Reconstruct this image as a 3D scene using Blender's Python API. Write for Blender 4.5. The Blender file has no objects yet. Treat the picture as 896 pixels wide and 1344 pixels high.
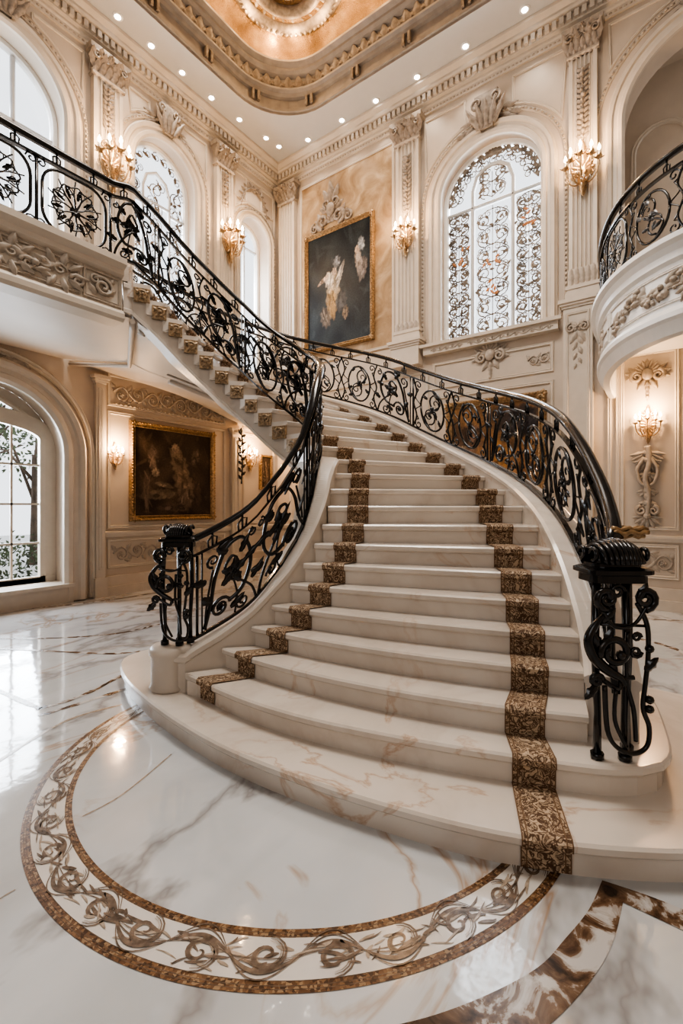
import bpy, math, random
from mathutils import Vector, Matrix
import numpy as np
PI = math.pi
random.seed(7)
col = bpy.context.scene.collection
sc = bpy.context.scene
# ------------------------------------------------------------------ camera calibration
FPX, HOR, CX, EYE = 621.0, 664.0, 448.0, 1.6
TH = math.atan2(.586, .8103)
CT, ST = math.cos(TH), math.sin(TH)
XL, YB, ZC = -8.34, 8.77, 10.0            # left wall plane, back wall plane, ceiling
RIS = .16
def P(px, py, z):                          # point of a horizontal plane
    Y = (z - EYE) * FPX / (HOR - py); X = (px - CX) / FPX * Y
    return (CT*X - ST*Y, ST*X + CT*Y)

# ------------------------------------------------------------------ materials
def newmat(name):
    m = bpy.data.materials.new(name); m.use_nodes = True
    nt = m.node_tree; b = nt.nodes['Principled BSDF']
    return m, nt, b
def N(nt, t, **kw):
    n = nt.nodes.new(t)
    for k, v in kw.items():
        if k in n.inputs: n.inputs[k].default_value = v
        else: setattr(n, k, v)
    return n
def ramp(nt, stops, interp='LINEAR'):
    r = nt.nodes.new('ShaderNodeValToRGB'); e = r.color_ramp.elements
    r.color_ramp.interpolation = interp
    while len(e) > 1: e.remove(e[-1])
    e[0].position = stops[0][0]; e[0].color = (*stops[0][1], 1)
    for p, c in stops[1:]:
        x = e.new(p); x.color = (*c, 1)
    return r
def plain(name, c, rough=.5, metal=0, var=.08, scale=6, bump=0, bscale=60, spec=.5, coat=0):
    m, nt, b = newmat(name)
    g = N(nt, 'ShaderNodeTexCoord')
    n = N(nt, 'ShaderNodeTexNoise', Scale=scale, Detail=4.0)
    nt.links.new(g.outputs['Object'], n.inputs['Vector'])
    lo = tuple(x*(1-var) for x in c); hi = tuple(min(1, x*(1+var)) for x in c)
    r = ramp(nt, [(.3, lo), (.7, hi)])
    nt.links.new(n.outputs['Fac'], r.inputs['Fac']); nt.links.new(r.outputs['Color'], b.inputs['Base Color'])
    b.inputs['Roughness'].default_value = rough; b.inputs['Metallic'].default_value = metal
    b.inputs['Specular IOR Level'].default_value = spec; b.inputs['Coat Weight'].default_value = coat
    if bump:
        n2 = N(nt, 'ShaderNodeTexNoise', Scale=bscale, Detail=3.0)
        nt.links.new(g.outputs['Object'], n2.inputs['Vector'])
        bp = N(nt, 'ShaderNodeBump', Strength=bump, Distance=.01)
        nt.links.new(n2.outputs['Fac'], bp.inputs['Height']); nt.links.new(bp.outputs['Normal'], b.inputs['Normal'])
    return m
def mixc(nt, fac, a, b):
    m = nt.nodes.new('ShaderNodeMix'); m.data_type = 'RGBA'
    for sock, v in ((m.inputs[0], fac), (m.inputs[6], a), (m.inputs[7], b)):
        if hasattr(v, 'links') or hasattr(v, 'is_output'): nt.links.new(v, sock)
        elif isinstance(v, (int, float)): sock.default_value = v
        else: sock.default_value = (*v, 1)
    return m.outputs[2]
def vein(nt, coord, scale, width, dist, detail=6, w=0.0):
    """thin branching line mask: |noise-.5| below width"""
    n = N(nt, 'ShaderNodeTexNoise', Scale=scale, Detail=float(detail), Roughness=.55, Distortion=dist)
    nt.links.new(coord, n.inputs['Vector'])
    s = N(nt, 'ShaderNodeMath', operation='SUBTRACT'); nt.links.new(n.outputs['Fac'], s.inputs[0]); s.inputs[1].default_value = .5 + w
    a = N(nt, 'ShaderNodeMath', operation='ABSOLUTE'); nt.links.new(s.outputs[0], a.inputs[0])
    r = ramp(nt, [(0, (1, 1, 1)), (width*.35, (.55, .55, .55)), (width, (0, 0, 0))])
    nt.links.new(a.outputs[0], r.inputs['Fac'])
    return r.outputs['Color']
def mul(nt, a, b):
    m = N(nt, 'ShaderNodeMath', operation='MULTIPLY')
    for i, v in enumerate((a, b)):
        if isinstance(v, (int, float)): m.inputs[i].default_value = v
        else: nt.links.new(v, m.inputs[i])
    return m.outputs[0]
def marble(name, base, base2, grey, brown, rough, scale=1.0, gstr=.6, bstr=.6, stretch=(1, 1, 1), rot=0, coat=0, wob=0.0):
    m, nt, b = newmat(name)
    g = N(nt, 'ShaderNodeTexCoord'); mp = N(nt, 'ShaderNodeMapping')
    mp.inputs['Scale'].default_value = stretch; mp.inputs['Rotation'].default_value = (0, 0, rot)
    nt.links.new(g.outputs['Object'], mp.inputs['Vector']); c = mp.outputs['Vector']
    cl = N(nt, 'ShaderNodeTexNoise', Scale=1.3*scale, Detail=5.0, Distortion=.6); nt.links.new(c, cl.inputs['Vector'])
    r = ramp(nt, [(.3, base2), (.62, base)]); nt.links.new(cl.outputs['Fac'], r.inputs['Fac'])
    msk = N(nt, 'ShaderNodeTexNoise', Scale=.7*scale, Detail=2.0); nt.links.new(c, msk.inputs['Vector'])
    mr = ramp(nt, [(.42, (0, 0, 0)), (.62, (1, 1, 1))]); nt.links.new(msk.outputs['Fac'], mr.inputs['Fac'])
    v1 = vein(nt, c, .55*scale, .028, .5); v2 = vein(nt, c, 1.1*scale, .02, 1.1, w=.06)
    o = mixc(nt, mul(nt, v1, gstr), r.outputs['Color'], grey)
    o = mixc(nt, mul(nt, mul(nt, v2, mr.outputs['Color']), bstr), o, brown)
    nt.links.new(o, b.inputs['Base Color'])
    b.inputs['Roughness'].default_value = rough; b.inputs['Coat Weight'].default_value = coat; b.inputs['Coat Roughness'].default_value = .03
    if wob:
        n2 = N(nt, 'ShaderNodeTexNoise', Scale=5.0, Detail=3.0); nt.links.new(g.outputs['Object'], n2.inputs['Vector'])
        bp = N(nt, 'ShaderNodeBump', Strength=wob, Distance=.02)
        nt.links.new(n2.outputs['Fac'], bp.inputs['Height']); nt.links.new(bp.outputs['Normal'], b.inputs['Normal'])
        nt.links.new(bp.outputs['Normal'], b.inputs['Coat Normal'])
    return m
def emit(name, c, s):
    m, nt, b = newmat(name)
    b.inputs['Base Color'].default_value = (*c, 1); b.inputs['Emission Color'].default_value = (*c, 1); b.inputs['Emission Strength'].default_value = s
    return m
def glassmat(name, tint, refl=.08):
    m, nt, b = newmat(name)
    t = N(nt, 'ShaderNodeBsdfTransparent'); t.inputs['Color'].default_value = (*tint, 1)
    gl = N(nt, 'ShaderNodeBsdfGlossy', Roughness=.03)
    mx = N(nt, 'ShaderNodeMixShader'); mx.inputs[0].default_value = refl
    nt.links.new(t.outputs[0], mx.inputs[1]); nt.links.new(gl.outputs[0], mx.inputs[2])
    nt.links.new(mx.outputs[0], nt.nodes['Material Output'].inputs['Surface'])
    return m
def carpetmat(name, c0, c1, c2):
    """dark scrolling figure on tan, with a darker double border; UV: u across the strip, v along it in metres"""
    m, nt, b = newmat(name)
    uv = N(nt, 'ShaderNodeUVMap')
    mp = N(nt, 'ShaderNodeMapping'); mp.inputs['Scale'].default_value = (1.7, 7.5, 1); nt.links.new(uv.outputs[0], mp.inputs['Vector'])
    n = N(nt, 'ShaderNodeTexNoise', Scale=2.2, Detail=2.5, Distortion=2.2); nt.links.new(mp.outputs[0], n.inputs['Vector'])
    r = ramp(nt, [(.40, c1), (.46, c0), (.53, c0), (.57, c1), (.66, c0), (.8, c1)]); nt.links.new(n.outputs['Fac'], r.inputs['Fac'])
    sx = N(nt, 'ShaderNodeSeparateXYZ'); nt.links.new(uv.outputs[0], sx.inputs[0])
    a = N(nt, 'ShaderNodeMath', operation='SUBTRACT'); nt.links.new(sx.outputs[0], a.inputs[0]); a.inputs[1].default_value = .5
    ab = N(nt, 'ShaderNodeMath', operation='ABSOLUTE'); nt.links.new(a.outputs[0], ab.inputs[0])
    br = ramp(nt, [(0, (0, 0, 0)), (.355, (0, 0, 0)), (.36, (1, 1, 1)), (.385, (1, 1, 1)), (.39, (.15, .15, .15)), (.465, (.15, .15, .15)), (.47, (1, 1, 1))], 'CONSTANT')
    nt.links.new(ab.outputs[0], br.inputs['Fac'])
    n3 = N(nt, 'ShaderNodeTexNoise', Scale=180.0, Detail=1.0); nt.links.new(uv.outputs[0], n3.inputs['Vector'])
    o = mixc(nt, br.outputs['Color'], r.outputs['Color'], c2)
    sp = ramp(nt, [(.4, (.6, .6, .6)), (.65, (1.15, 1.1, 1.05))]); nt.links.new(n3.outputs['Fac'], sp.inputs['Fac'])
    mm = nt.nodes.new('ShaderNodeMix'); mm.data_type = 'RGBA'; mm.blend_type = 'MULTIPLY'; mm.inputs[0].default_value = .8
    nt.links.new(o, mm.inputs[6]); nt.links.new(sp.outputs['Color'], mm.inputs[7])
    nt.links.new(mm.outputs[2], b.inputs['Base Color']); b.inputs['Roughness'].default_value = .75
    bp = N(nt, 'ShaderNodeBump', Strength=.4, Distance=.006); nt.links.new(n.outputs['Fac'], bp.inputs['Height']); nt.links.new(bp.outputs['Normal'], b.inputs['Normal'])
    return m
def speckmat(name, cs, scale, rough=.3):
    m, nt, b = newmat(name)
    g = N(nt, 'ShaderNodeTexCoord')
    v = N(nt, 'ShaderNodeTexVoronoi', Scale=scale); nt.links.new(g.outputs['Object'], v.inputs['Vector'])
    sp = N(nt, 'ShaderNodeSeparateColor'); nt.links.new(v.outputs['Color'], sp.inputs[0])
    r = ramp(nt, [(i/len(cs), c) for i, c in enumerate(cs)], 'CONSTANT'); nt.links.new(sp.outputs[0], r.inputs['Fac'])
    nt.links.new(r.outputs['Color'], b.inputs['Base Color']); b.inputs['Roughness'].default_value = rough
    return m
def patchmat(name, cs, scale, rough=.2):
    m, nt, b = newmat(name)
    g = N(nt, 'ShaderNodeTexCoord')
    n = N(nt, 'ShaderNodeTexNoise', Scale=scale, Detail=7.0, Distortion=1.2, Roughness=.6); nt.links.new(g.outputs['Object'], n.inputs['Vector'])
    r = ramp(nt, cs); nt.links.new(n.outputs['Fac'], r.inputs['Fac'])
    nt.links.new(r.outputs['Color'], b.inputs['Base Color']); b.inputs['Roughness'].default_value = rough
    return m
def vcolmat(name, rough=.45, spec=.3):
    m, nt, b = newmat(name)
    a = N(nt, 'ShaderNodeVertexColor'); a.layer_name = 'Col'
    n = N(nt, 'ShaderNodeTexNoise', Scale=30.0, Detail=4.0); g = N(nt, 'ShaderNodeTexCoord'); nt.links.new(g.outputs['Object'], n.inputs['Vector'])
    r = ramp(nt, [(.3, (.7, .7, .7)), (.7, (1.2, 1.2, 1.2))]); nt.links.new(n.outputs['Fac'], r.inputs['Fac'])
    mm = nt.nodes.new('ShaderNodeMix'); mm.data_type = 'RGBA'; mm.blend_type = 'MULTIPLY'; mm.inputs[0].default_value = 1
    nt.links.new(a.outputs['Color'], mm.inputs[6]); nt.links.new(r.outputs['Color'], mm.inputs[7])
    nt.links.new(mm.outputs[2], b.inputs['Base Color']); b.inputs['Roughness'].default_value = rough; b.inputs['Specular IOR Level'].default_value = spec
    return m
def goldleaf(name):
    m, nt, b = newmat(name)
    g = N(nt, 'ShaderNodeTexCoord')
    n = N(nt, 'ShaderNodeTexNoise', Scale=2.2, Detail=6.0); nt.links.new(g.outputs['Object'], n.inputs['Vector'])
    v = N(nt, 'ShaderNodeTexNoise', Scale=55.0, Detail=2.0); nt.links.new(g.outputs['Object'], v.inputs['Vector'])
    r = ramp(nt, [(.3, (.20, .12, .06)), (.55, (.43, .28, .15)), (.75, (.62, .46, .28))]); nt.links.new(n.outputs['Fac'], r.inputs['Fac'])
    nt.links.new(r.outputs['Color'], b.inputs['Base Color']); b.inputs['Metallic'].default_value = .5; b.inputs['Roughness'].default_value = .36
    bp = N(nt, 'ShaderNodeBump', Strength=.9, Distance=.04); nt.links.new(v.outputs['Fac'], bp.inputs['Height']); nt.links.new(bp.outputs['Normal'], b.inputs['Normal'])
    return m
M = {}
M['wall'] = plain('cream plaster wall', (.56, .48, .40), .5, var=.05, scale=2.5)
M['trim'] = plain('ivory painted moulding', (.61, .54, .46), .42, var=.04)
M['white'] = plain('white painted timber', (.84, .83, .81), .35, var=.02)
M['orn'] = plain('taupe glazed plaster ornament', (.33, .275, .225), .5, var=.3, scale=14)
M['orn2'] = plain('pale glazed plaster ornament', (.45, .385, .32), .45, var=.16, scale=14)
M['whorn'] = plain('white plaster ornament', (.76, .72, .67), .45, var=.12, scale=14)
M['ceil'] = plain('ceiling paint', (.57, .57, .565), .55, var=.015)
M['floor'] = marble('polished white marble floor', (.65, .67, .685), (.52, .54, .555), (.30, .28, .27), (.42, .25, .13), .10, 1.0, .8, .7, (1, .55, 1), .5, coat=.6, wob=.09)
M['step'] = marble('cream marble stair', (.75, .69, .625), (.655, .59, .525), (.55, .47, .40), (.50, .30, .17), .22, .9, .28, .6, (1, 1, 1), .3, coat=.25)
M['string'] = marble('pale stone string', (.69, .625, .555), (.61, .55, .485), (.6, .5, .42), (.55, .4, .3), .38, .8, .25, .2)
M['soffit'] = plain('smooth plaster soffit', (.60, .53, .46), .5, var=.04, scale=1.5)
M['carpet'] = carpetmat('figured brown runner', (.16, .095, .058), (.68, .545, .40), (.24, .15, .09))
M['bracket'] = plain('bronzed fretwork', (.36, .26, .165), .4, var=.5, scale=45, metal=.2)
M['bar'] = plain('grey white glazing bar', (.50, .50, .50), .4, var=.04)
M['iron'] = plain('black wrought iron', (.018, .0175, .018), .24, var=.3, metal=.5, scale=20, spec=.7, coat=.5)
M['silver'] = plain('patinated grey iron', (.10, .10, .10), .3, var=.4, metal=.6, scale=20)
M['mosaic'] = speckmat('brown mosaic', [(.15, .075, .035), (.25, .14, .07), (.08, .04, .02), (.36, .24, .14), (.19, .10, .05)], 85)
M['band'] = plain('ivory inlay marble', (.72, .685, .645), .16, var=.05, coat=.4)
M['scroll'] = plain('umber inlay', (.20, .15, .115), .2, var=.5, scale=30)
M['scroll2'] = plain('light umber inlay', (.42, .345, .275), .2, var=.3, scale=30)
M['brown'] = patchmat('rust veined marble', [(.38, (.035, .02, .012)), (.46, (.13, .075, .045)), (.515, (.21, .135, .085)), (.53, (.38, .33, .29)), (.60, (.58, .56, .54))], 5)
M['gold'] = plain('antique gilt', (.37, .25, .14), .38, var=.45, scale=25, metal=.5)
M['bronze'] = plain('gilt bronze', (.46, .32, .19), .3, var=.4, scale=40, metal=.65)
M['goldleaf'] = goldleaf('gold leaf vault')
M['stone'] = patchmat('ochre aged plaster panel', [(.32, (.27, .17, .09)), (.5, (.41, .285, .17)), (.66, (.54, .41, .275))], 1.6, .5)
M['canvas'] = vcolmat('oil paint')
M['glass'] = glassmat('window glass', (.97, .985, 1.0))
M['crystal'] = glassmat('cut crystal', (1, .94, .86), .3)
M['bulb'] = emit('candle bulb', (1, .72, .40), 40)
M['down'] = emit('downlight lens', (1, .93, .84), 30)
M['leafm'] = plain('foliage', (.09, .12, .07), .6, var=.5, scale=3)
M['bark'] = plain('bark', (.12, .09, .07), .8, var=.3)
M['patio'] = plain('pale terrace paving', (.52, .52, .50), .6, var=.1)
M['winorn'] = plain('bronze lattice', (.20, .17, .14), .4, var=.5, scale=6, metal=.4)

# ------------------------------------------------------------------ mesh builder
class MB:
    def __init__(s): s.v = []; s.f = []; s.sm = []; s.uv = {}; s.col = None
    def add(s, vs, fs, smooth=False):
        b = len(s.v); s.v.extend([tuple(x) for x in vs])
        for f in fs: s.f.append(tuple(b+i for i in f)); s.sm.append(smooth)
    def box(s, lo, hi):
        x0, y0, z0 = lo; x1, y1, z1 = hi
        s.add([(x0,y0,z0),(x1,y0,z0),(x1,y1,z0),(x0,y1,z0),(x0,y0,z1),(x1,y0,z1),(x1,y1,z1),(x0,y1,z1)],
              [(3,2,1,0),(4,5,6,7),(0,1,5,4),(1,2,6,5),(2,3,7,6),(3,0,4,7)])
    def grid(s, rows, smooth=False, closed_u=False, closed_v=False):
        n = len(rows); m = len(rows[0]); vs = [p for r in rows for p in r]; fs = []
        for i in range(n if closed_v else n-1):
            for j in range(m if closed_u else m-1):
                a = i*m+j; b = i*m+(j+1) % m; c = ((i+1) % n)*m+(j+1) % m; d = ((i+1) % n)*m+j
                fs.append((a, b, c, d))
        s.add(vs, fs, smooth)
    def tube(s, pts, r, n=6, cap=True):
        pts = [Vector(p) for p in pts]; k = len(pts)
        if k < 2: return
        rows = []; up = None
        for i, p in enumerate(pts):
            t = (pts[min(i+1, k-1)] - pts[max(i-1, 0)])
            if t.length < 1e-9: t = Vector((0, 0, 1))
            t.normalize()
            if up is None:
                up = Vector((0, 0, 1)) if abs(t.z) < .9 else Vector((1, 0, 0))
            x = up - t*up.dot(t)
            if x.length < 1e-6: x = t.orthogonal()
            x.normalize(); y = t.cross(x); up = x
            rr = r[i] if isinstance(r, (list, tuple)) else r
            rows.append([p + (x*math.cos(2*PI*j/n) + y*math.sin(2*PI*j/n))*rr for j in range(n)])
        b = len(s.v); s.grid(rows, True, closed_u=True)
        if cap:
            s.f.append(tuple(b+j for j in reversed(range(n)))); s.sm.append(False)
            s.f.append(tuple(b+(k-1)*n+j for j in range(n))); s.sm.append(False)
    def lathe(s, prof, c=(0, 0, 0), n=16):
        rows = [[(c[0]+r*math.cos(2*PI*j/n), c[1]+r*math.sin(2*PI*j/n), c[2]+z) for j in range(n)] for r, z in prof]
        s.grid(rows, True, closed_u=True)
    def blob(s, c, r, n=8, m=5, F=None):
        rows = []
        for i in range(m+1):
            a = -PI/2 + PI*i/m
            rows.append([])
            for j in range(n):
                p = (c[0]+r[0]*math.cos(a)*math.cos(2*PI*j/n), c[1]+r[1]*math.cos(a)*math.sin(2*PI*j/n), c[2]+r[2]*math.sin(a))
                rows[-1].append(F(*p) if F else p)
        s.grid(rows, True, closed_u=True)
    def sweep(s, path, prof, closed=False, smooth=False, caps=True):
        """path: 3-D points, profile (side, up): side is to the LEFT of travel in plan, up is z"""
        rows = []; k = len(path)
        for i in range(k):
            a = path[(i-1) % k] if (closed or i > 0) else path[i]; c = path[(i+1) % k] if (closed or i < k-1) else path[i]
            p = path[i]
            d1 = Vector((p[0]-a[0], p[1]-a[1])); d2 = Vector((c[0]-p[0], c[1]-p[1]))
            if d1.length < 1e-9: d1 = d2
            if d2.length < 1e-9: d2 = d1
            d1 = d1.normalized(); d2 = d2.normalized(); t = (d1+d2)
            t = t.normalized() if t.length > 1e-6 else d1
            sc_ = 1/max(.5, t.dot(d1)); nx, ny = -t.y*sc_, t.x*sc_
            rows.append([(p[0]+nx*q, p[1]+ny*q, p[2]+h) for q, h in prof])
        b = len(s.v); s.grid(rows, smooth, closed_u=True, closed_v=closed)
        if caps and not closed:
            m = len(prof); s.f.append(tuple(b+j for j in range(m))); s.sm.append(False)
            s.f.append(tuple(b+(k-1)*m+j for j in reversed(range(m)))); s.sm.append(False)
    def mould(s, F, path, prof, closed=False, smooth=False):
        """sweep a profile (side, height) along a 2-D path lying in the frame F"""
        rows = []; k = len(path)
        for i in range(k):
            a = path[(i-1) % k] if (closed or i > 0) else path[i]; c = path[(i+1) % k] if (closed or i < k-1) else path[i]
            p = path[i]; d1 = Vector((p[0]-a[0], p[1]-a[1])); d2 = Vector((c[0]-p[0], c[1]-p[1]))
            if d1.length < 1e-9: d1 = d2
            if d2.length < 1e-9: d2 = d1
            d1 = d1.normalized(); d2 = d2.normalized(); t = d1+d2
            t = t.normalized() if t.length > 1e-6 else d1
            q_ = 1/max(.4, t.dot(d1)); nx, ny = -t.y*q_, t.x*q_
            rows.append([F(p[0]+nx*q, p[1]+ny*q, h) for q, h in prof])
        b = len(s.v); s.grid(rows, smooth, closed_u=True, closed_v=closed)
        if not closed:
            m = len(prof); s.f.append(tuple(b+j for j in range(m))); s.sm.append(False)
            s.f.append(tuple(b+(k-1)*m+j for j in reversed(range(m)))); s.sm.append(False)
    def prism(s, poly, z0, z1, F=None):
        n = len(poly); F = F or (lambda a, b, h: (a, b, h))
        s.add([F(x, y, z0) for x, y in poly]+[F(x, y, z1) for x, y in poly],
              [tuple(reversed(range(n))), tuple(range(n, 2*n))]+[(i, (i+1) % n, n+(i+1) % n, n+i) for i in range(n)])
    # ornament vocabulary, drawn in a frame F(a, b, height)
    def tube2(s, F, pts, r, h=0.0, n=5):
        s.tube([F(p[0], p[1], h if not callable(h) else h(i/(len(pts)-1))) for i, p in enumerate(pts)], r, n)
    def leaf(s, F, a, b, ang, ln, wd, h0=0., mound=.02, curl=0., bend=0.):
        rows = []; ca, sa = math.cos(ang), math.sin(ang)
        for i in range(7):
            t = i/6; w = wd*(math.sin(PI*min(1, .12+t*.88))**.8)*(1+.18*math.sin(t*PI*5)) * (1 if t < 1 else 0)
            if i == 6: w = .001
            x = t*ln; off = bend*t*t*ln; row = []
            for q in (-1, -.5, 0, .5, 1):
                hh = h0 + mound*(1-q*q*.9 - (.25 if abs(q) == .5 else 0))*(math.sin(PI*(.15+.8*t))) + curl*t*t
                yy = q*w/2 + off
                row.append(F(a+x*ca-yy*sa, b+x*sa+yy*ca, hh))
            rows.append(row)
        s.grid(rows, True)
    def flower(s, F, a, b, r, n=6, h=0., th=.012):
        for i in range(n):
            t = 2*PI*i/n
            s.leaf(F, a, b, t, r, r*.75, h, th)
        s.blob((a, b, h+th), (r*.25, r*.25, th), 6, 4, F)
    def build(s, name, mat, parent=None, world=False):
        me = bpy.data.meshes.new(name)
        off = Vector((0, 0, 0))
        if parent is not None and world:
            q = parent
            while q is not None: off += Vector(q.location); q = q.parent
        me.from_pydata([(x-off.x, y-off.y, z-off.z) for x, y, z in s.v], [], s.f)
        me.polygons.foreach_set('use_smooth', s.sm)
        if s.uv:
            u = me.uv_layers.new(name='UVMap')
            for lp in me.loops: u.data[lp.index].uv = s.uv.get(lp.vertex_index, (0, 0))
        if s.col is not None:
            ca = me.color_attributes.new('Col', 'FLOAT_COLOR', 'POINT')
            ca.data.foreach_set('color', np.asarray(s.col, dtype=np.float32).ravel())
        me.materials.append(M[mat] if isinstance(mat, str) else mat)
        o = bpy.data.objects.new(name, me); col.objects.link(o)
        if parent is not None: o.parent = parent
        return o
def spiral(cx, cy, r0, r1, a0, turns, n=22):
    return [(cx+(r0+(r1-r0)*i/(n-1))*math.cos(a0+2*PI*turns*i/(n-1)), cy+(r0+(r1-r0)*i/(n-1))*math.sin(a0+2*PI*turns*i/(n-1))) for i in range(n)]
def crv(pts, n=8):
    """Catmull-Rom through the points"""
    out = []; k = len(pts)
    for i in range(k-1):
        p0, p1, p2, p3 = pts[max(i-1, 0)], pts[i], pts[i+1], pts[min(i+2, k-1)]
        for j in range(n):
            t = j/n
            out.append(tuple(.5*((2*b)+(-a+c)*t+(2*a-5*b+4*c-d)*t*t+(-a+3*b-3*c+d)*t**3) for a, b, c, d in zip(p0, p1, p2, p3)))
    out.append(tuple(pts[-1])); return out
def taper(n, r0, r1): return [r0+(r1-r0)*i/(n-1) for i in range(n)]
def frame(o, ex, ey, en):
    o, ex, ey, en = Vector(o), Vector(ex), Vector(ey), Vector(en)
    return lambda a, b, h=0.: o+ex*a+ey*b+en*h
FL = frame((XL, 0, 0), (0, 1, 0), (0, 0, 1), (1, 0, 0))       # left wall: (y, z, out)
FB = frame((0, YB, 0), (1, 0, 0), (0, 0, 1), (0, -1, 0))      # back wall: (x, z, out)
FLOC = lambda a, b, h=0.: Vector((a, -h, b))                  # local: wall-mounted thing facing -y
def thing(name, label, cat, loc=(0, 0, 0), rotz=0, group=None):
    o = bpy.data.objects.new(name, None); o.empty_display_size = .1; col.objects.link(o)
    o.location = loc; o.rotation_euler = (0, 0, rotz); o['label'] = label; o['category'] = cat
    if group: o['group'] = group
    return o
def tag(o, label, cat, group=None):
    o['label'] = label; o['category'] = cat
    if group: o['group'] = group
    return o
def struct(name, mb, mat, parent=None):
    o = mb.build(name, mat, parent)
    if parent is None: o['kind'] = 'structure'
    return o
def dup(root, loc, rotz, label, group=None):
    r = root.copy(); col.objects.link(r); r.location = loc; r.rotation_euler = (0, 0, rotz); r['label'] = label
    if group: r['group'] = group
    for ch in list(root.children):
        c = ch.copy(); col.objects.link(c); c.parent = r
        for g in ch.children:
            d = g.copy(); col.objects.link(d); d.parent = c
    return r
def rectpath(x0, y0, x1, y1): return [(x0, y0), (x1, y0), (x1, y1), (x0, y1)]
def archpts(x0, x1, zs, rise=None, n=28, e=0.):
    """arch head from the right springing over to the left one"""
    c = (x0+x1)/2; r = (x1-x0)/2; rise = r if rise is None else rise
    return [(c+(r+e)*math.cos(PI*i/n), zs+(rise+e)*math.sin(PI*i/n)) for i in range(n+1)]
PT = lambda w, h: [(-w/2, .0), (-w/2, h*.45), (-w*.28, h), (-w*.1, h*.75), (w*.1, h*.75), (w*.28, h), (w/2, h*.45), (w/2, 0)]
def beads(mb, F, path, step, r, h, closed=False, ln=1.5):
    pts = list(path)+([path[0]] if closed else [])
    acc = 0
    for (x0, y0), (x1, y1) in zip(pts, pts[1:]):
        d = math.hypot(x1-x0, y1-y0)
        if d < 1e-6: continue
        t = -acc
        while t + step <= d:
            t += step; q = t/d; an = math.atan2(y1-y0, x1-x0)
            cx, cy = x0+(x1-x0)*q, y0+(y1-y0)*q
            G = (lambda a, b, hh, cx=cx, cy=cy, an=an: F(cx+a*math.cos(an)-b*math.sin(an), cy+a*math.sin(an)+b*math.cos(an), hh))
            mb.blob((0, 0, h), (r*ln, r, r*.8), 6, 3, G)
        acc = d - t
# ================================================================== ROOM SHELL
def wallband(mb, F, a0, a1, z0, z1, ops, depth=.45):
    """wall band a0..a1, z0..z1 with arched openings (x0, x1, sill, spring, rise)"""
    x = a0
    for (o0, o1, s, sp, rise) in sorted(ops):
        mb.add([F(x, z0), F(o0, z0), F(o0, z1), F(x, z1)], [(0, 1, 2, 3)])
        if s > z0: mb.add([F(o0, z0), F(o1, z0), F(o1, s), F(o0, s)], [(0, 1, 2, 3)])
        ap = archpts(o0, o1, sp, rise)
        for (p, q) in zip(ap, ap[1:]):
            mb.add([F(q[0], q[1]), F(p[0], p[1]), F(p[0], z1), F(q[0], z1)], [(0, 1, 2, 3)])
        out = [(o1, s)] + ap + [(o0, s)]
        mb.grid([[F(p[0], p[1], 0) for p in out], [F(p[0], p[1], -depth) for p in out]], True)
        mb.add([F(o0, s, 0), F(o1, s, 0), F(o1, s, -depth), F(o0, s, -depth)], [(0, 1, 2, 3)])
        x = o1
    mb.add([F(x, z0), F(a1, z0), F(a1, z1), F(x, z1)], [(0, 1, 2, 3)])
# openings
W1 = (1.85, 3.70, 4.75, 8.00, .93); W2 = (4.85, 6.28, 4.75, 8.10, .74); W3 = (7.47, 8.42, 4.75, 7.98, .48)
DOOR = (1.45, 3.72, .32, 2.45, 1.10)
WB = (-3.93, -1.98, 4.80, 7.60, .90); AB = (-.80, 1.60, 4.30, 7.70, 1.20)
YF = -5.5; XR = 5.0
mb = MB(); mb.add([(XL, YF, 0), (XR, YF, 0), (XR, YB, 0), (XL, YB, 0)], [(0, 1, 2, 3)])
struct('floor', mb, 'floor')
mb = MB()
wallband(mb, FL, YF, YB, 0, 4.2, [DOOR], .55); wallband(mb, FL, YF, YB, 4.2, ZC, [W1, W2, W3], .42)
struct('wall_left', mb, 'wall')
mb = MB()
wallband(mb, FB, XL, XR, 0, 4.2, []); wallband(mb, FB, XL, XR, 4.2, ZC, [WB, AB], .42)
struct('wall_back', mb, 'wall')
mb = MB(); mb.add([(XL, YF, 0), (XR, YF, 0), (XR, YF, ZC), (XL, YF, ZC)], [(0, 1, 2, 3)]); struct('wall_front', mb, 'wall')
mb = MB(); mb.add([(XR, YF, 0), (XR, YB, 0), (XR, YB, ZC), (XR, YF, ZC)], [(0, 1, 2, 3)]); struct('wall_right', mb, 'wall')
# corridor seen through the gallery arch
mb = MB(); mb.add([FB(-.9, 4.3, -1.4), FB(2.2, 4.3, -1.4), FB(2.2, 9.4, -1.4), FB(-.9, 9.4, -1.4)], [(0, 1, 2, 3)])
mb.add([FB(-.9, 4.3, -.42), FB(-.9, 4.3, -1.4), FB(-.9, 9.4, -1.4), FB(-.9, 9.4, -.42)], [(0, 1, 2, 3)])
mb.add([FB(-.9, 4.3, -.42), FB(2.2, 4.3, -.42), FB(2.2, 4.3, -1.4), FB(-.9, 4.3, -1.4)], [(0, 1, 2, 3)])
mb.add([FB(-.9, 9.4, -.42), FB(2.2, 9.4, -.42), FB(2.2, 9.4, -1.4), FB(-.9, 9.4, -1.4)], [(0, 1, 2, 3)])
struct('wall_corridor', mb, 'wall')
mb = MB(); FC = frame((0, YB+1.4, 0), (1, 0, 0), (0, 0, 1), (0, -1, 0))
for x0, x1 in ((-.75, .1), (.25, 1.1), (1.25, 2.1)):
    p = [(x1, 5.2)] + archpts(x0, x1, 8.0, .42, 12) + [(x0, 5.2)]
    mb.mould(FC, p, PT(.09, .035), True)
struct('trim_1', mb, 'trim')

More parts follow.
